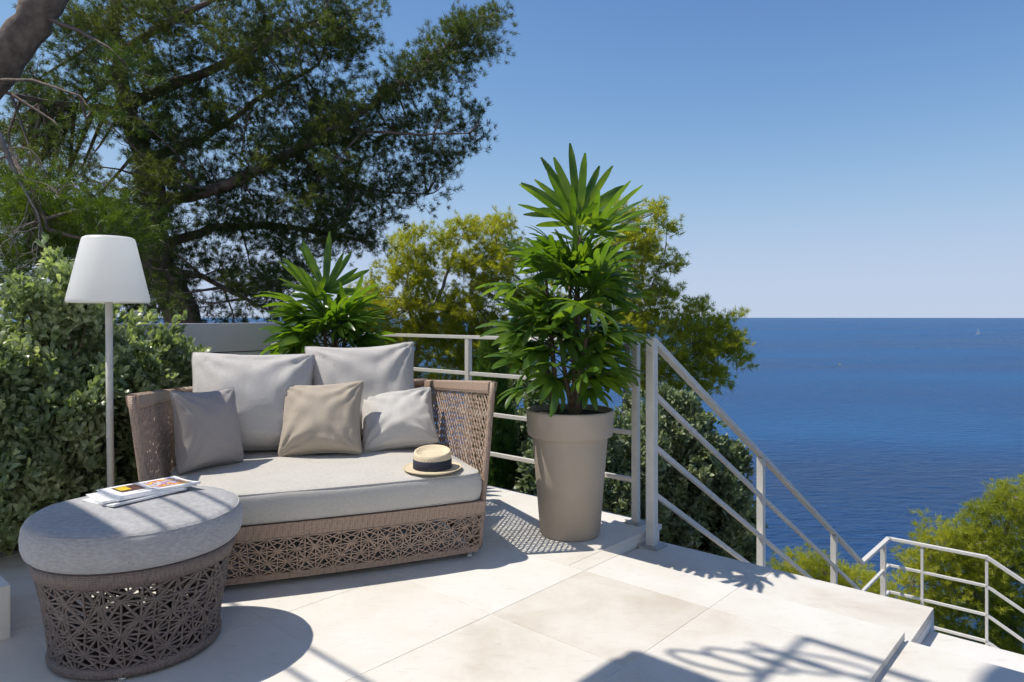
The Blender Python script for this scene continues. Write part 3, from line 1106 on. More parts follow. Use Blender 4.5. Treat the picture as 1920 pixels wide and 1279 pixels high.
def palm_leaf_mesh(i, rnd, petL, droop, nl, spread, L, wf=1.0):
    """petiole along +X then a fan of leaflets"""
    vs = []; fs = []
    t = MB()
    pts = []
    p = Vector((0, 0, 0)); d = Vector((1, 0, .15)).normalized()
    for k in range(5):
        pts.append(p.copy()); d = (d - Z * .05 * droop).normalized(); p = p + d * petL / 4
    hub = pts[-1]
    t.tube(pts, [.005, .0045, .004, .0038, .0035], 5)
    nrm = Vector((-d.z, 0, d.x)).normalized()
    for k in range(nl):
        f = (k / (nl - 1) - .5) * 2
        a = f * spread
        ld = (d * math.cos(a) + Vector((0, 1, 0)) * math.sin(a) + nrm * rnd.uniform(-.05, .12)).normalized()
        ll = L * (1 - .30 * abs(f) ** 1.7) * rnd.uniform(.9, 1.08)
        leaflet(vs, fs, hub, ld, (nrm + ld * 0).normalized(), ll, wf * rnd.uniform(.031, .042) * (1 - .2 * abs(f)), droop * rnd.uniform(.7, 1.3))
    t.add(vs, fs, True)
    me = bpy.data.meshes.new('leaf'); me.from_pydata(t.v, [], t.f)
    me.polygons.foreach_set('use_smooth', [True] * len(t.f)); me.update(); me.materials.append(M['palm'])
    return me


rp = random.Random(5)
LEAF_UP = [palm_leaf_mesh(i, rp, .12, .14, 7, 1.5, .39, 1.1) for i in range(4)]
LEAF_MID = [palm_leaf_mesh(i, rp, .22, rp.uniform(.5, 1.2), 8, 1.45, .28) for i in range(8)]
LEAF_LOW = [palm_leaf_mesh(i, rp, .20, rp.uniform(.7, 1.5), 6, 1.35, .235, 1.25) for i in range(8)]


def lady_palm(c, zb, ztop, rad, label, seed, nleaf, upn=5, topoff=(0, 0)):
    rr = random.Random(seed)
    pt = thing('lady_palm', c + Z * zb, label, 'plant', 'lady palms in planters')
    canes = []
    for k in range(8):
        a = rr.uniform(0, 6.28); r0 = rr.uniform(.02, .10)
        top = ztop - .33 if k == 0 else rr.uniform(zb + .35, ztop - .45)
        p0 = c + Vector((r0 * math.cos(a), r0 * math.sin(a), zb - .03))
        ox = topoff if k == 0 else (rr.uniform(-.08, .08), rr.uniform(-.08, .08))
        p1 = Vector((c.x + ox[0] + r0 * math.cos(a) * 1.3, c.y + ox[1] + r0 * math.sin(a) * 1.3, top))
        pts = [p0.lerp(p1, q / 5) + Vector((rr.uniform(-.006, .006), rr.uniform(-.006, .006), 0)) for q in range(6)]
        t = MB(); t.tube(pts, [.016, .015, .014, .013, .011, .009], 7); t.build('cane', M['cane'], pt)
        canes.append(pts)

    def put(me, p, az, el, roll, sc):
        o = bpy.data.objects.new('leaf', me)
        rot = Matrix.Rotation(az, 3, 'Z') @ Matrix.Rotation(-el, 3, 'Y') @ Matrix.Rotation(roll, 3, 'X')
        o.rotation_euler = rot.to_euler(); o.scale = (sc, sc, sc)
        o.location = p - (c + Z * zb)
        COL.objects.link(o); o.parent = pt
    for k in range(upn):                          # the spear crown at the top
        az = (-1.35, 1.7, -2.4, -.5, .6, 2.6, 3.6)[k % 7] + rr.uniform(-.2, .2)
        put(rr.choice(LEAF_UP), canes[0][-1] - Z * (.012 * k), az, R((80, 72, 40, 35, 30, 40, 25)[k % 7] + rr.uniform(-5, 5)), rr.uniform(-.4, .4), rr.uniform(.9, 1.08))
    for k in range(nleaf):
        f = (k + .5) / nleaf                      # 0 low .. 1 high
        z = zb + .17 + f ** 1.3 * (ztop - .42 - zb - .17)
        cn = rr.choice(canes)
        q = min(1, max(0, (z - cn[0].z) / (cn[-1].z - cn[0].z)))
        p = cn[0].lerp(cn[-1], q); p.z = z if q < 1 else cn[-1].z
        if q >= 1: p = Vector((p.x, p.y, min(z, p.z + .02)))
        az = k * 2.39996 + rr.uniform(-.35, .35)
        el = R(4 + 46 * f + rr.uniform(-26, 26))
        me = rr.choice(LEAF_LOW if f < .5 else (LEAF_MID if f < .93 else LEAF_UP))
        w_ = .74 + .42 * math.sin(math.pi * min(1, f * .9 + .12))
        put(me, p, az, el, rr.uniform(-.7, .7), rad / .47 * w_ * rr.uniform(.75, 1.12))
    return pt


PC1 = Vector((.322, 3.852, 0))
planter(PC1, 'tall taupe round planter standing between the daybed and the stair rail')
lady_palm(PC1, .665, 1.99, .41, 'tall lady palm in the planter in front of the railing', 21, 122, 5, (.01, 0))
PC2 = Vector((-1.25, 4.95, 0))
planter(PC2, 'tall taupe planter hidden behind the daybed, holding the smaller palm')
lady_palm(PC2, .665, 1.60, .48, 'smaller lady palm rising behind the daybed cushions', 33, 84, 3)

# ------------------------------------------------------------------ foliage makers
def unit(v): return v / (np.linalg.norm(v, axis=-1, keepdims=True) + 1e-9)


def tufts_mesh(pos, dirs, K, L, w, mat, spread=.9, name='crown', lvar=.3):
    """K needles fan out from every tuft point"""
    n = len(pos)
    d = np.repeat(dirs, K, 0) * rng.uniform(.3, 1.0, (n * K, 1)) + rng.normal(0, spread * .6, (n * K, 3))
    d = unit(d)
    l = L * rng.uniform(1 - lvar, 1 + lvar, (n * K, 1))
    side = unit(np.cross(d, rng.normal(0, 1, (n * K, 3)))) * (w / 2)
    base = np.repeat(pos, K, 0) + rng.normal(0, L * .18, (n * K, 3))
    tip = base + d * l
    v = np.empty((n * K, 3, 3), np.float32)
    v[:, 0] = base - side; v[:, 1] = base + side; v[:, 2] = tip
    f = np.arange(n * K * 3, dtype=np.int32).reshape(-1, 3)
    return mesh_np(name, v.reshape(-1, 3), f, mat)


def leaves_mesh(pos, dirs, K, L, w, mat, spread=.8, name='foliage'):
    """rosettes of K oval leaves, each of four faces and folded along the rib"""
    n = len(pos); q = n * K
    d = unit(np.repeat(dirs, K, 0) * .75 + rng.normal(0, spread * .6, (q, 3)))
    l = (L * rng.uniform(.65, 1.2, (q, 1)))
    side = unit(np.cross(d, rng.normal(0, 1, (q, 3)) * .6 + np.repeat(dirs, K, 0)))
    up = np.cross(side, d)
    ww = w * rng.uniform(.8, 1.2, (q, 1)) / 2
    base = np.repeat(pos, K, 0) + d * L * .15 + rng.normal(0, L * .16, (q, 3))
    v = np.empty((q, 6, 3), np.float32)
    v[:, 0] = base
    v[:, 1] = base + d * l * .45 - side * ww * .9 + up * ww * .35
    v[:, 2] = base + d * l * .80 - side * ww * .8 + up * ww * .30
    v[:, 3] = base + d * l - up * l * .08
    v[:, 4] = base + d * l * .80 + side * ww * .8 + up * ww * .30
    v[:, 5] = base + d * l * .45 + side * ww * .9 + up * ww * .35
    b = (np.arange(q) * 6)[:, None]
    f = np.concatenate([b + np.array([[0, 1, 5]]), b + np.array([[1, 2, 5]]), b + np.array([[2, 4, 5]]), b + np.array([[2, 3, 4]])], 0)
    return mesh_np(name, v.reshape(-1, 3), f, mat)


def in_ball(n):
    p = rng.normal(0, 1, (n, 3)); p = unit(p)
    return p * rng.uniform(0, 1, (n, 1)) ** (1 / 2.4)


def pine(name, label, base, limbs, blobs, mat, nshoot=1.0, tuft=7, K=20, L=.095, w=.0048, trunk_mat='bark', twig_n=1.0, group='pines around the terrace', upb=.35, cl=.11):
    """limbs: list of (points, radius0, radius1); blobs: (centre, radius, depth radius, density)"""
    root = thing(name, base, label, 'tree', group)
    tm = MB()
    sk = []
    for pts, r0, r1 in limbs:
        fine = []
        for a, b_ in zip(pts[:-1], pts[1:]):
            for k in range(4): fine.append(Vector(a).lerp(Vector(b_), k / 4))
        fine.append(Vector(pts[-1]))
        jit = [p + Vector([random.gauss(0, min(r0 * .12, .012)) for _ in range(3)]) for p in fine]
        rr = [r0 + (r1 - r0) * k / (len(jit) - 1) for k in range(len(jit))]
        tm.tube(jit, rr, 9 if r0 > .05 else 6)
        sk += jit[2:]
    ska = np.array([tuple(p) for p in sk])
    P_, D_ = [], []
    for c, r_, dr, dens in blobs:
        c = Vector(c); ca = np.array(c)
        i = int(np.argmin(np.linalg.norm(ska - ca, axis=1)))
        a = sk[i]
        mid = a.lerp(c, .55) - Z * (.06 * (c - a).length) + Vector([random.gauss(0, .05) for _ in range(3)])
        br = [a, a.lerp(mid, .5), mid, mid.lerp(c, .5), c + Z * .05 * r_]
        ln = (c - a).length
        tm.tube(br, [.010 + .010 * ln, .009 + .007 * ln, .008 + .004 * ln, .007, .005], 5, cap=False)
        ns = max(3, int(dens * nshoot * (r_ / .25) ** 2 * 9 * (dr / r_) ** .6))
        off = in_ball(ns) * np.array([r_, dr, r_])
        for o_ in off:
            e = c + Vector(o_)
            st = br[2].lerp(br[4], random.random())
            if random.random() < .5 * twig_n:
                m_ = st.lerp(e, .5) - Z * .03
                tm.tube([st, m_, e], [.006, .0045, .003], 3, cap=False, smooth=False)
            out = (e - st); out = out.normalized() if out.length > 1e-4 else Z
            g = rng.normal(0, cl, (tuft, 3)) * np.array([1, 1, .7]) + np.array(e)
            P_.append(g)
            D_.append(np.tile(np.array(out * .6 + Z * upb), (tuft, 1)) + (g - np.array(e)) * 4)
    tm.build('trunk', M[trunk_mat], root)
    pos = np.concatenate(P_); dirs = unit(np.concatenate(D_))
    cr = mobj('crown', tufts_mesh(pos, dirs, K, L, w, mat), root)
    cr['kind'] = 'stuff'
    return root, len(pos)


def blobs_px(lst, d, k=1.0):
    out = []
    for e in lst:
        px, py, r_ = e[:3]
        dd = d + (e[3] if len(e) > 3 else 0)
        den = e[4] if len(e) > 4 else 1.0
        rm = r_ / 1300 * dd
        out.append((at(px, py, dd), rm, max(rm * 1.3, .3) * k, den))
    return out


# ------------------------------------------------------------------ the big pine behind the wall
DA = 9.0
limbsA = [
    ([at(352, 640, DA), at(335, 570, DA), at(300, 500, DA), at(285, 430, DA), at(290, 375, DA), at(270, 300, DA + .2), at(235, 200, DA + .4), at(215, 60, DA + .5), at(220, -120, DA + .6)], .24, .06),
    ([at(290, 375, DA), at(360, 370, DA - .2), at(450, 335, DA - .3), at(545, 290, DA - .3), at(630, 240, DA - .3), at(700, 195, DA - .3), at(780, 130, DA - .2), at(850, 75, DA), at(925, 25, DA)], .085, .012),
    ([at(630, 240, DA - .3), at(700, 248, DA - .5), at(790, 252, DA - .6), at(880, 250, DA - .7)], .024, .008),
    ([at(545, 290, DA - .3), at(620, 330, DA), at(720, 360, DA), at(800, 365, DA)], .028, .008),
    ([at(300, 460, DA), at(400, 430, DA + .3), at(500, 420, DA + .4), at(620, 440, DA + .4), at(700, 455, DA + .3)], .07, .02),
    ([at(235, 200, DA + .4), at(330, 160, DA + .2), at(440, 110, DA), at(540, 60, DA), at(650, 20, DA)], .08, .025),
    ([at(270, 300, DA + .2), at(380, 260, DA + .6), at(480, 190, DA + .8), at(600, 120, DA + .8)], .07, .02),
    ([at(240, 210, DA + .4), at(160, 200, DA), at(80, 190, DA - .4), at(0, 170, DA - .8)], .06, .02),
    ([at(300, 500, DA), at(380, 520, DA - .3), at(460, 560, DA - .5), at(520, 590, DA - .5)], .05, .015),
    ([at(225, 100, DA + .5), at(300, 50, DA), at(380, 10, DA - .3), at(470, -40, DA - .5)], .06, .02),
]
bA = [(930, 18, 22), (905, 50, 42), (855, 80, 46), (805, 108, 46), (765, 150, 42), (880, 108, 40), (835, 148, 42), (725, 185, 42), (925, 95, 20, 0, .8),
      (900, 213, 22), (868, 240, 36), (805, 232, 42), (745, 250, 48), (695, 262, 50), (902, 266, 16), (852, 288, 32), (795, 300, 44), (735, 322, 50),
      (830, 350, 18), (775, 372, 36), (705, 370, 52), (645, 330, 56), (720, 418, 36), (660, 428, 52), (700, 462, 26), (600, 400, 56), (562, 340, 58), (610, 470, 45),
      (650, 40, 48), (680, 75, 34, 0, .7), (625, 120, 62), (560, 60, 75), (540, 180, 75), (640, 200, 52), (600, 262, 55), (470, 120, 75), (462, 225, 75), (490, 318, 62), (420, 400, 62), (522, 428, 55), (560, 515, 40),
      (400, 60, 85), (320, 130, 80), (355, 225, 72), (262, 70, 75), (232, 175, 70), (160, 95, 55), (150, 190, 60), (85, 190, 45), (300, 300, 40), (395, 320, 55), (330, 415, 55), (255, 395, 45), (420, 490, 55), (350, 500, 40), (470, 545, 48), (520, 590, 36), (395, 575, 30), (440, 600, 30),
      (700, 5, 30, 0, .7), (130, 20, 55), (60, 130, 40), (20, 230, 40, 0, .7), (110, 270, 45, 0, .6), (300, -10, 70), (480, -10, 70), (610, -20, 60)]
polyA = [(0, 100), (45, 0), (60, -60), (700, -60), (705, 20), (690, 60), (700, 150), (760, 130), (820, 60), (900, 15), (950, 5), (945, 100), (880, 140), (830, 180), (915, 205), (910, 280), (850, 310), (845, 350), (760, 400), (735, 455), (690, 480), (560, 490), (540, 600), (260, 600), (200, 520), (0, 520)]
gaps = [(205, 290, 36), (235, 315, 18), (170, 270, 16), (20, 40, 35), (380, 545, 22), (365, 590, 18), (560, 160, 14), (480, 160, 12), (690, 110, 20)]


def inside(px, py, poly):
    c = False
    for (x0, y0), (x1, y1) in zip(poly, poly[1:] + poly[:1]):
        if (y0 > py) != (y1 > py) and px < (x1 - x0) * (py - y0) / (y1 - y0) + x0: c = not c
    return c


n_ = 0
for (px, py, r_) in [(235, 130, 40), (250, 210, 38), (285, 300, 34), (295, 370, 36), (290, 440, 38), (300, 500, 34), (240, 350, 30), (200, 380, 36), (150, 330, 32), (110, 400, 40), (60, 300, 34), (120, 250, 30), (320, 555, 30), (270, 560, 34), (210, 470, 36), (330, 340, 34), (200, 230, 30)]:
    bA.append((px, py, r_, random.uniform(-1.5, -.9), .75))
while n_ < 95:                                   # fill the crown between the boughs
    px, py = random.uniform(0, 960), random.uniform(-50, 600)
    r_ = random.uniform(26, 44)
    if not inside(px, py, polyA) or any(math.hypot(px - a, py - b_) < c_ + r_ * .8 for a, b_, c_ in gaps): continue
    if not all(inside(px + r_ * .8 * dx, py + r_ * .8 * dy, polyA) for dx, dy in ((1, 0), (0, 1), (0, -1))): continue
    bA.append((px, py, r_, random.uniform(-.9, 1.2), .8)); n_ += 1
for q in range(26):                              # needles all along the long bough
    f = q / 25
    bA.append((470 + 440 * f + random.uniform(-8, 8), 325 - 290 * f + random.uniform(-6, 10) + 40 * math.sin(f * 3.14) * .3, 26, random.uniform(-.75, -.35), .8))
n_ = 0
while n_ < 42:                                    # thick lower left of the crown
    px, py, r_ = random.uniform(-20, 330), random.uniform(230, 600), random.uniform(26, 40)
    if any(math.hypot(px - a, py - b_) < c_ + r_ * .5 for a, b_, c_ in gaps): continue
    bA.append((px, py, r_, random.uniform(-.4, 1.8), .85)); n_ += 1
bl = blobs_px(bA, DA, 1.4)
for (px, py, r_, dd, den) in [(150, 470, 60, -.5, .9), (60, 480, 55, 0, .9), (250, 500, 50, .8, .9), (20, 560, 50, 0, .9), (180, 540, 50, .6, .9)]:
    bl += blobs_px([(px, py, r_, dd, den)], DA)
pine('pine_tree', 'huge dark pine filling the upper left, its long bough reaching right over the daybed', Vector(at(352, 640, DA)) - Z * .6, limbsA, bl, M['needle'], .95, 8, 22, .068, .0068, cl=.085)

# nearer pine at the upper left corner
DB = 6.2
limbsB = [
    ([at(-330, 640, DB), at(-240, 420, DB), at(-100, 240, DB), at(0, 120, DB), at(60, 45, DB), at(110, -40, DB), at(160, -160, DB)], .19, .13),
    ([at(75, 30, DB), at(150, 58, DB - .1), at(205, 90, DB - .2), at(235, 118, DB - .25)], .020, .005),
    ([at(-30, 150, DB), at(60, 150, DB - .4), at(150, 180, DB - .6), at(170, 205, DB - .65)], .016, .004),
    ([at(-60, 200, DB), at(20, 290, DB - .5), at(60, 360, DB - .7), at(90, 430, DB - .8)], .035, .01),
]
bB = [(40, 400, 48), (105, 352, 36, -.2, .7), (200, 405, 34), (238, 425, 30), (135, 420, 40), (30, 478, 40), (12, 330, 34, 0, .8), (100, 470, 34), (235, 120, 14, .4, .5), (170, 210, 14, 0, .5)]
pine('pine_tree', 'nearer pine with a thick bare trunk at the upper left corner and light green tips', Vector(at(-330, 640, DB)) - Z * .9, limbsB, blobs_px(bB, DB - .4, 1.2), M['needle_near'], 2.2, 8, 22, .085, .0056)

# bare grey twigs hanging at the left
dead = thing('dead_branch', at(0, 250, 5.4), 'bare grey dead branch hanging at the far left above the shrub', 'branch')
t = MB()
main = [at(-40, 190, 5.4), at(0, 255, 5.4), at(22, 310, 5.4), at(48, 360, 5.35), at(70, 400, 5.3), at(82, 440, 5.3)]
t.tube(main, [.028, .022, .016, .011, .007, .003], 7)


def twig(p, d, L_, r_, depth):
    pts = [p]
    for q in range(5):
        d = (d + Vector((random.gauss(0, .22), random.gauss(0, .22), random.gauss(0, .16) - .05))).normalized()
        p = p + d * L_ / 5; pts.append(p)
    t.tube(pts, [r_ * (1 - .15 * k) for k in range(6)], 4, cap=False)
    if depth:
        for k in (2, 3, 4):
            twig(pts[k], (d + Vector((random.gauss(0, .6), random.gauss(0, .5), random.gauss(-.15, .4)))).normalized(), L_ * .55, r_ * .55, depth - 1)


for k in range(15):
    f = random.uniform(.15, .95) * 5
    i_ = int(f); p = main[i_].lerp(main[min(i_ + 1, 5)], f - i_)
    twig(p, Vector((random.uniform(-.7, .9), random.uniform(-.4, .4), random.uniform(-1, .25))).normalized(), random.uniform(.22, .45), .006, 2)
t.build('twigs', M['twig'], dead)

# ------------------------------------------------------------------ sunny pines beyond the railing
def small_pine(label, lst, d, trunk, mat, den=1.0, K=20, L=.07, w=.0068, tuft=8, extra=(), name='pine_tree', group='sunlit pines below the terrace'):
    base = trunk[0]
    limbs = [(trunk, .06, .02)]
    bl = blobs_px(lst, d)
    for e in extra: limbs.append((e, .022, .008))
    g = float(ground(base.x, base.y))
    b0 = Vector((base.x, base.y, min(g, base.z)))
    limbs[0] = ([b0] + trunk, .075, .02)
    return pine(name, label, b0, limbs, bl, mat, den * 1.9, tuft, K, L, w, 'twig', .35, group, .5, .075)


DC = 13.0
small_pine('yellow green pine between the two palms, behind the railing',
           [(770, 460, 42), (825, 440, 32), (870, 430, 30), (920, 440, 36), (945, 420, 18), (740, 500, 34), (710, 560, 40), (700, 620, 36), (960, 480, 40), (990, 640, 40), (730, 700, 30), (950, 700, 40), (800, 520, 48), (870, 500, 50), (930, 500, 45), (760, 570, 45), (830, 590, 45), (900, 570, 45), (800, 640, 40), (745, 640, 32), (860, 650, 42), (930, 620, 40), (980, 560, 40), (890, 700, 35), (770, 690, 35), (820, 720, 35), (700, 600, 40), (680, 560, 34), (720, 640, 36), (780, 620, 40), (850, 610, 44), (910, 650, 44), (1000, 600, 44), (1020, 540, 40), (1040, 620, 40), (840, 680, 40), (700, 680, 34), (660, 620, 30), (1000, 700, 40)],
           DC, [at(790, 790, DC), at(775, 700, DC), at(790, 620, DC), at(830, 540, DC), at(860, 450, DC)], M['needle_yellow'], .66, L=.085, w=.0105,
           extra=[[at(785, 640, DC), at(760, 560, DC), at(770, 470, DC)], [at(800, 600, DC), at(880, 560, DC), at(930, 460, DC)]])
DD = 12.6
small_pine('yellow green pine leaning out over the sea right of the tall palm',
           [(1165, 400, 26), (1185, 440, 40), (1225, 400, 22), (1240, 385, 14), (1250, 430, 16), (1215, 470, 40), (1255, 495, 22), (1150, 480, 45), (1190, 540, 48), (1240, 560, 34), (1160, 600, 50), (1215, 620, 45), (1265, 545, 16), (1285, 600, 32), (1310, 580, 20), (1330, 620, 30), (1370, 590, 14), (1360, 640, 34), (1375, 670, 26), (1330, 680, 36), (1290, 660, 40), (1300, 715, 36), (1345, 705, 24), (1250, 680, 40), (1200, 690, 40), (1240, 730, 40), (1130, 540, 40), (1290, 570, 10), (1120, 660, 40), (1270, 620, 30), (1380, 640, 24), (1320, 650, 30)],
           DD, [at(1150, 860, DD), at(1170, 780, DD), at(1180, 690, DD), at(1170, 590, DD), at(1180, 480, DD), at(1200, 410, DD)], M['needle_yellow'], .66, L=.085, w=.0105,
           extra=[[at(1180, 700, DD), at(1250, 660, DD), at(1310, 640, DD), at(1370, 630, DD)], [at(1170, 590, DD), at(1220, 540, DD), at(1245, 480, DD)]])
DE = 9.6
small_pine('bright yellow green pine at the lower right below the lower handrail',
           [(1895, 930, 45), (1905, 980, 55), (1850, 985, 40), (1810, 1005, 38), (1770, 1000, 26), (1738, 985, 14), (1740, 1020, 26), (1735, 1055, 32), (1790, 1050, 48), (1850, 1050, 55), (1900, 1060, 55), (1720, 1095, 28), (1770, 1100, 44), (1830, 1110, 50), (1895, 1120, 55), (1780, 1150, 36), (1840, 1165, 45), (1900, 1180, 45), (1700, 1110, 20), (1880, 1215, 36), (1960, 950, 60), (1970, 1050, 70), (1960, 1150, 60), (1820, 1060, 40), (1715, 1060, 16), (1840, 1200, 40), (1780, 1190, 34), (1740, 1140, 30), (1900, 1240, 45), (1830, 1240, 40), (1690, 1140, 24)],
           DE, [at(1930, 1400, DE), at(1910, 1250, DE), at(1890, 1130, DE), at(1880, 1030, DE), at(1900, 930, DE)], M['needle_yellow'], .9,
           extra=[[at(1895, 1150, DE), at(1830, 1120, DE), at(1760, 1100, DE), at(1710, 1090, DE)], [at(1885, 1060, DE), at(1820, 1040, DE), at(1750, 1020, DE)]])
DF = 9.2
small_pine('low yellow green pine top peeping over the terrace edge below the handrail',
           [(1465, 1062, 16), (1500, 1060, 24), (1535, 1058, 28), (1570, 1070, 26), (1605, 1085, 26), (1630, 1100, 20), (1530, 1090, 36), (1580, 1110, 36), (1650, 1110, 22), (1480, 1090, 30), (1620, 1130, 36)],
           DF, [at(1560, 1300, DF), at(1555, 1200, DF), at(1550, 1120, DF), at(1545, 1070, DF)], M['needle_yellow'], 1.0)

# ------------------------------------------------------------------ shrubs
def shrub(name, label, base, blobs, mat, ros=1.0, K=8, L=.066, w=.026, group='leafy shrubs by the wall', shell=.55):
    root = thing(name, base, label, 'shrub', group)
    P_, D_ = [], []
    st = MB()
    for c, rx, ry, rz, n in blobs:
        c = Vector(c)
        nn = int(n * ros)
        ncl = max(8, nn // 27)                    # sprays of leaves standing out of the body
        d = unit(rng.normal(0, 1, (ncl, 3)))
        rr = rng.uniform(shell ** 2, 1.3, (ncl, 1)) ** .5
        lump = np.array([1 + .2 * mnoise.noise(Vector(q * 2.3) + c * 3) for q in d])[:, None]
        pc = d * rr * lump * np.array([rx, ry, rz]) + np.array(c)
        p = np.repeat(pc, 16, 0) + rng.normal(0, .036, (ncl * 16, 3)) * np.array([1, 1, 1.5])
        P_.append(p); D_.append(unit(np.repeat(d, 16, 0) * .55 + np.array([0, 0, .6]) + rng.normal(0, .25, p.shape)))
        for k in range(9):
            e = c + Vector(d[k % len(d)]) * min(rx, rz) * .8
            b0 = Vector(base) + Vector((random.uniform(-.08, .08), random.uniform(-.08, .08), 0))
            m_ = b0.lerp(c, .6) + Vector([random.gauss(0, .05) for _ in range(3)])
            st.tube([b0, m_, e], [.012, .008, .003], 5, cap=False)
    st.build('stems', M['cane'], root)
    pos = np.concatenate(P_); dirs = np.concatenate(D_)
    keep = pos[:, 2] > base[2] + .01
    o = mobj('foliage', leaves_mesh(pos[keep], dirs[keep], K, L, w, mat), root)
    o['kind'] = 'stuff'
    return root


bx = uv(-4.5, 1.2)
shrub('leafy_shrub', 'tallest pale green leafy shrub behind the lamp shade', bx,
      [(bx + Z * .55, .42, .40, .52, 1500), (bx + Vector((-.04, 0, 1.04)), .30, .30, .42, 900), (bx + Vector((-.06, .02, 1.27)), .16, .16, .22, 360), (bx + Vector((-.22, -.1, .9)), .28, .28, .35, 500)], M['shrub'])
bx = uv(-4.5, 1.60)
shrub('leafy_shrub', 'leafy shrub between the lamp pole and the daybed', bx,
      [(bx + Z * .45, .34, .34, .46, 1200), (bx + Vector((.02, .02, .84)), .28, .28, .30, 900), (bx + Vector((.12, .05, .66)), .22, .22, .36, 600)], M['shrub'])
bx = uv(-4.5, .72)
shrub('leafy_shrub', 'leafy shrub cut by the left picture edge, behind the ottoman', bx,
      [(bx + Z * .5, .44, .42, .50, 1500), (bx + Vector((.0, 0, .86)), .34, .34, .30, 800)], M['shrub'])
bx = uv(-4.32, 1.0)
shrub('leafy_shrub', 'low dark leafy shrub on the ground between ottoman and lamp', bx,
      [(bx + Z * .30, .34, .30, .34, 1000), (bx + Vector((.10, .12, .45)), .26, .26, .34, 700)], M['shrub'])
# dark evergreen bushes on the slope beyond the railing
def slope_base(p, drop=.3):
    return Vector((p.x, p.y, float(ground(p.x, p.y)) - drop))


DG = 6.6


def bb(px, py, rpx, d, n, ry=None):
    r_ = rpx / 1300 * d
    return (at(px, py, d), r_, ry or r_, r_, n)


g_ = at(1280, 950, DG)
shrub('evergreen_bush', 'big dark grey green bush under the sloping stair rail', slope_base(g_),
      [bb(1265, 850, 80, DG, 1100), bb(1325, 890, 62, DG, 800), bb(1290, 960, 95, DG, 1300), bb(1360, 960, 48, DG, 500), bb(1210, 930, 80, DG, 900), bb(1300, 1040, 90, DG, 1100), bb(1250, 780, 46, DG, 500), bb(1370, 870, 22, DG, 140), bb(1395, 990, 22, DG, 130), bb(1375, 1010, 40, DG, 300), bb(1350, 1060, 50, DG, 400), bb(1200, 820, 55, DG, 500), bb(1310, 820, 34, DG, 260)],
      M['bush'], .9, 9, .075, .030, 'evergreen bushes on the slope', .68)
g_ = at(1120, 900, 6.0)
shrub('evergreen_bush', 'dark bush seen between the bars right of the planter', slope_base(g_),
      [bb(1165, 850, 70, 6.2, 800), bb(1150, 940, 70, 6.0, 800), bb(1060, 880, 90, 6.0, 900)], M['bush'], .9, 9, .075, .030, 'evergreen bushes on the slope', .68)
g_ = at(960, 870, 6.4)
shrub('evergreen_bush', 'dark bush seen between the bars left of the planter', slope_base(g_),
      [bb(970, 880, 60, 6.4, 800), bb(1010, 820, 60, 6.6, 600), bb(930, 930, 60, 6.2, 500), bb(985, 760, 45, 6.8, 400)], M['bush'], .9, 9, .075, .030, 'evergreen bushes on the slope', .68)

# columnar cypress behind the railing
cy = at(920, 1000, 6.1)
root = thing('cypress', slope_base(cy), 'slim dark green cypress behind the railing between daybed and planter', 'tree')
n = 2600
zz = rng.uniform(-1.3, 1.0, n); an = rng.uniform(0, 6.283, n)
prf = .26 * np.clip((1.02 - zz) / 1.3, 0, 1) ** .6
rr = prf * rng.uniform(.55, 1.05, n)
pos = np.stack([cy.x + rr * np.cos(an), cy.y + rr * np.sin(an), zz], -1)
dirs = unit(np.stack([np.cos(an) * .35, np.sin(an) * .35, np.ones(n)], -1))
o = mobj('crown', tufts_mesh(pos, dirs, 26, .07, .006, M['cypress'], .45), root); o['kind'] = 'stuff'
t = MB(); gz_ = float(ground(cy.x, cy.y)) - .3
t.tube([Vector((cy.x, cy.y, gz_)), Vector((cy.x, cy.y, -.5)), Vector((cy.x, cy.y, .8))], [.06, .05, .015], 8); t.build('trunk', M['bark'], root)

# ------------------------------------------------------------------ on the sea
t = MB(); vs = []; fs = []
wk = [(1500, 688), (1580, 682), (1680, 677), (1790, 672), (1930, 669)]
fine = []
for (x0, y0), (x1, y1) in zip(wk[:-1], wk[1:]):
    for k in range(8): fine.append((x0 + (x1 - x0) * k / 8, y0 + (y1 - y0) * k / 8))
for k, (px, py) in enumerate(fine):
    d_ = (CAM_H - SEA) * 1300 / (py - 594)
    w_ = 1.5 + 1.6 * mnoise.noise(Vector((k * .6, 0, 0)))
    p = Vector(((px - 960) / 1300 * d_, d_, SEA + .12))
    vs += [p - Vector((0, w_, 0)), p + Vector((0, w_, 0))]
for k in range(len(fine) - 1): fs.append((k * 2, k * 2 + 2, k * 2 + 3, k * 2 + 1))
t.add(vs, fs); t.build('wake', M['wake'], bpy.data.objects['sea'])
bp = Vector((1059, 1575, SEA))
bt = thing('sailboat', bp, 'tiny white sailing boat far out on the blue sea', 'boat')
t = MB()
hull = []
for k in range(9):
    f = k / 8 * 2 - 1
    w_ = 1.5 * (1 - abs(f) ** 2.5)
    hull.append((f * 5.2, w_))
vs = []; fs = []
for x, w_ in hull: vs += [bp + Vector((x, -w_, 1.3)), bp + Vector((x, -w_ * .6, -.2)), bp + Vector((x, w_ * .6, -.2)), bp + Vector((x, w_, 1.3))]
for k in range(8):
    for q in range(4):
        q2 = (q + 1) % 4
        fs.append((k * 4 + q, k * 4 + q2, (k + 1) * 4 + q2, (k + 1) * 4 + q))
t.add(vs, fs); t.build('hull', M['hull'], bt)
t = MB(); t.tube([bp + Z * 1, bp + Z * 15], .1, 6); t.build('mast', M['metal'], bt)


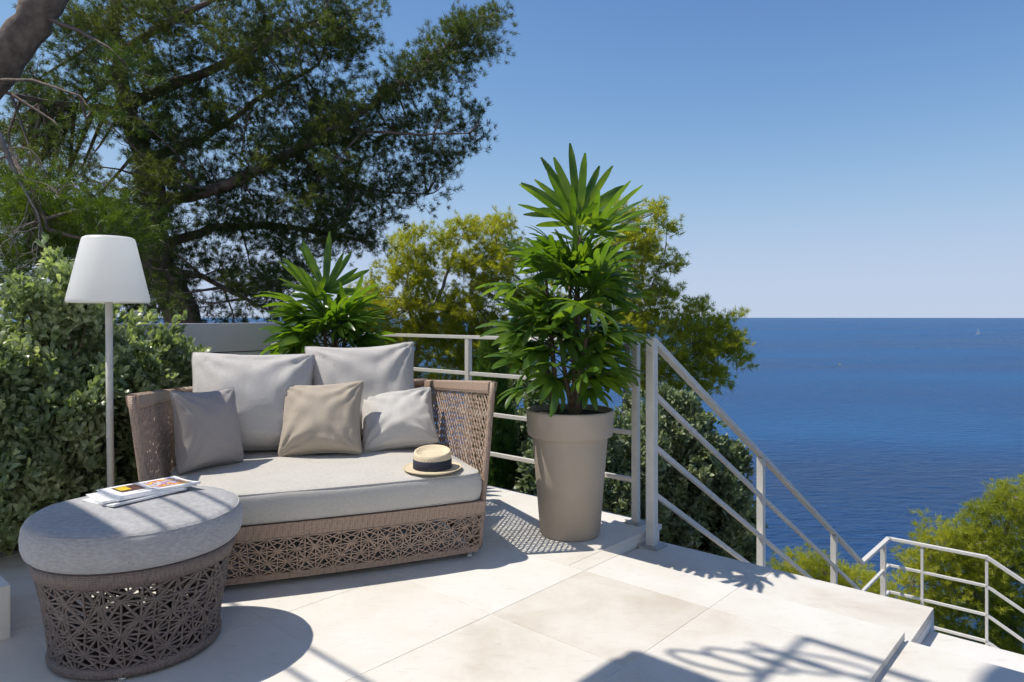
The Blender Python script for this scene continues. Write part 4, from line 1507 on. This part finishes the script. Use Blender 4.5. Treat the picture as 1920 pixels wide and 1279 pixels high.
def sail(pts, nm):
    t = MB(); a, b_, c = [bp + Vector(p) for p in pts]
    belly = Vector((0, .5, 0)); m_ = (a + b_ + c) / 3
    off = Vector((0, .06, 0))
    t.add([a, b_, c, m_ + belly, a + off, b_ + off, c + off, m_ + belly + off], [(0, 1, 3), (1, 2, 3), (2, 0, 3), (5, 4, 7), (6, 5, 7), (4, 6, 7), (0, 4, 5, 1), (1, 5, 6, 2), (2, 6, 4, 0)])
    t.build(nm, M['hull'], bt)


sail([(-.1, 0, 2.2), (-.1, 0, 14.6), (-4.2, .6, 2.4)], 'mainsail')
sail([(.3, 0, 13.2), (.3, .4, 2.0), (4.9, 0, 1.6)], 'jib')
yp = Vector((279, 590, SEA))
by = thing('buoy', yp, 'small yellow buoy on the sea right of the pines', 'buoy')
t = MB(); t.lathe([(.0, -.2), (.5, -.15), (.6, .2), (.45, .5), (.14, .8), (.1, 1.3), (0, 1.35)], yp, 18); t.build('float', M['yellow'], by)
t = MB(); t.lathe([(0, 1.3), (.18, 1.35), (.18, 1.55), (0, 1.65)], yp, 10); t.build('top_mark', M['yellow'], by)

# ------------------------------------------------------------------ unseen overhead frame, added to cast the foreground shadows
ZB = 3.2
DU = U.x * SHX + U.y * SHY; DV = V.x * SHX + V.y * SHY


def lift(u, v, z): return u - DU * z, v - DV * z


cu, cv = lift(-1.318, 2.162, ZB)
lv = lift(0, 1.008, ZB)[1]
caster = thing('shadow_caster', uv(-2, -1.6, 0), 'unseen white frame added above the viewpoint to cast the foreground shadows', 'shadow_caster')
t = MB(); slab(t, -6.2, cu, lv - .62, lv, ZB - .06, ZB, .004); t.build('shadow_panel', M['white_render'], caster)
t = MB(); slab(t, cu, 1.5, cv - .85, cv, ZB - .061, ZB - .001, .004); t.build('shadow_panel', M['white_render'], caster)
for h_ in (.115, .25, .38):  # added thin bars that cast the stripes across the ottoman
    t = MB(); t.bar(uv(-6.2, lv + h_, ZB - .02), uv(cu - .02, lv + h_, ZB - .02), .018, .016); t.build('shadow_batten', M['metal'], caster)
for u0 in (-6.1, cu + .06, 1.4):
    v1 = lv + .42 if u0 < cu else cv - .05
    t = MB(); t.bar(uv(u0, -1.6, ZB - .11), uv(u0, v1 if u0 > cu else v1, ZB - .11), .06, .09); t.build('beam', M['metal'], caster)
    t = MB(); t.bar(uv(u0, -1.6, 0), uv(u0, -1.6, ZB - .06), .09, .09, side=U); t.build('caster_post', M['metal'], caster)


def brk(u, h): return uv(u, cv - .01, ZB + h)


# unseen bars and rings, added and shaped to cast the curly shadow
apex = brk(-.913 - DU * (ZB + 1.45), 1.45)
t = MB(); t.bar(apex, brk(-.918 - DU * (ZB + .15), .15), .04, .03); t.bar(apex, brk(-.30 - DU * (ZB + 1.40), 1.40), .035, .03)
t.bar(brk(-.30 - DU * (ZB + 1.40), 1.40), brk(-.30 - DU * (ZB + 1.40), 0), .03, .03, side=U)
t.bar(brk(-.30 - DU * (ZB + .95), .95), brk(-1.05 - DU * (ZB + .95), .95), .02, .02)
t.build('shadow_bracket', M['metal'], caster)
for us_, h_ in ((-1.12, .30), (-1.03, .58), (-.92, .82), (-.80, 1.04)):
    t = MB()
    u0 = us_ - DU * (ZB + h_)
    ring = [brk(u0 + .13 * math.cos(k / 24 * 6.2832) + .03, h_ + .15 * math.sin(k / 24 * 6.2832)) for k in range(25)]
    t.tube(ring, .011, 6, cap=False); t.build('shadow_ring', M['metal'], caster)
# unseen sail on a mast, added to shade the lower right corner
ZS = 5.2
ru, rv = lift(-.395, 3.11, ZS + .03)
ss = thing('added_sail', uv(ru + 1.0, -1.9, 0), 'unseen pale sail added high above the viewpoint to shade the lower right steps', 'shade sail')
ol = rounded_poly([uv(ru, rv - 2.2), uv(ru + 1.9, rv - 2.2), uv(ru + 1.9, rv), uv(ru, rv)], .3)
t = MB(); n_ = len(ol)
t.add([p + Z * ZS for p in ol] + [p + Z * (ZS + .012) for p in ol], [tuple(range(n_ - 1, -1, -1)), tuple(range(n_, 2 * n_))] + [(k, (k + 1) % n_, n_ + (k + 1) % n_, n_ + k) for k in range(n_)])
t.build('cloth', M['pillow_pale'], ss)
t = MB(); t.tube([uv(ru + 1.0, -1.9, 0), uv(ru + 1.0, -1.9, ZS + .1)], .045, 10); t.tube([uv(ru + 1.0, -1.9, ZS + .06), uv(ru + 1.0, rv - .1, ZS + .06)], .03, 8); t.build('mast', M['metal'], ss)

# ------------------------------------------------------------------ unseen white wall, added to bounce sunlight onto the daybed
bounce = thing('bounce_wall', uv(1.65, -2.0, 0), 'unseen white wall added behind the viewpoint to bounce light onto the daybed', 'bounce wall')
t = MB(); slab(t, 1.6, 1.9, -5.0, 1.15, -.2, 7.2); t.build('wall', M['white_wall'], bounce)
t = MB(); slab(t, 1.56, 1.94, -5.0, 1.19, 7.2, 7.32); t.build('coping', M['stone'], bounce)
for v0 in (-3.6, -1.2):
    t = MB(); slab(t, 1.575, 1.6, v0 - .55, v0 + .55, 0, 2.2); f_ = t.build('door', M['grey_board'], bounce)
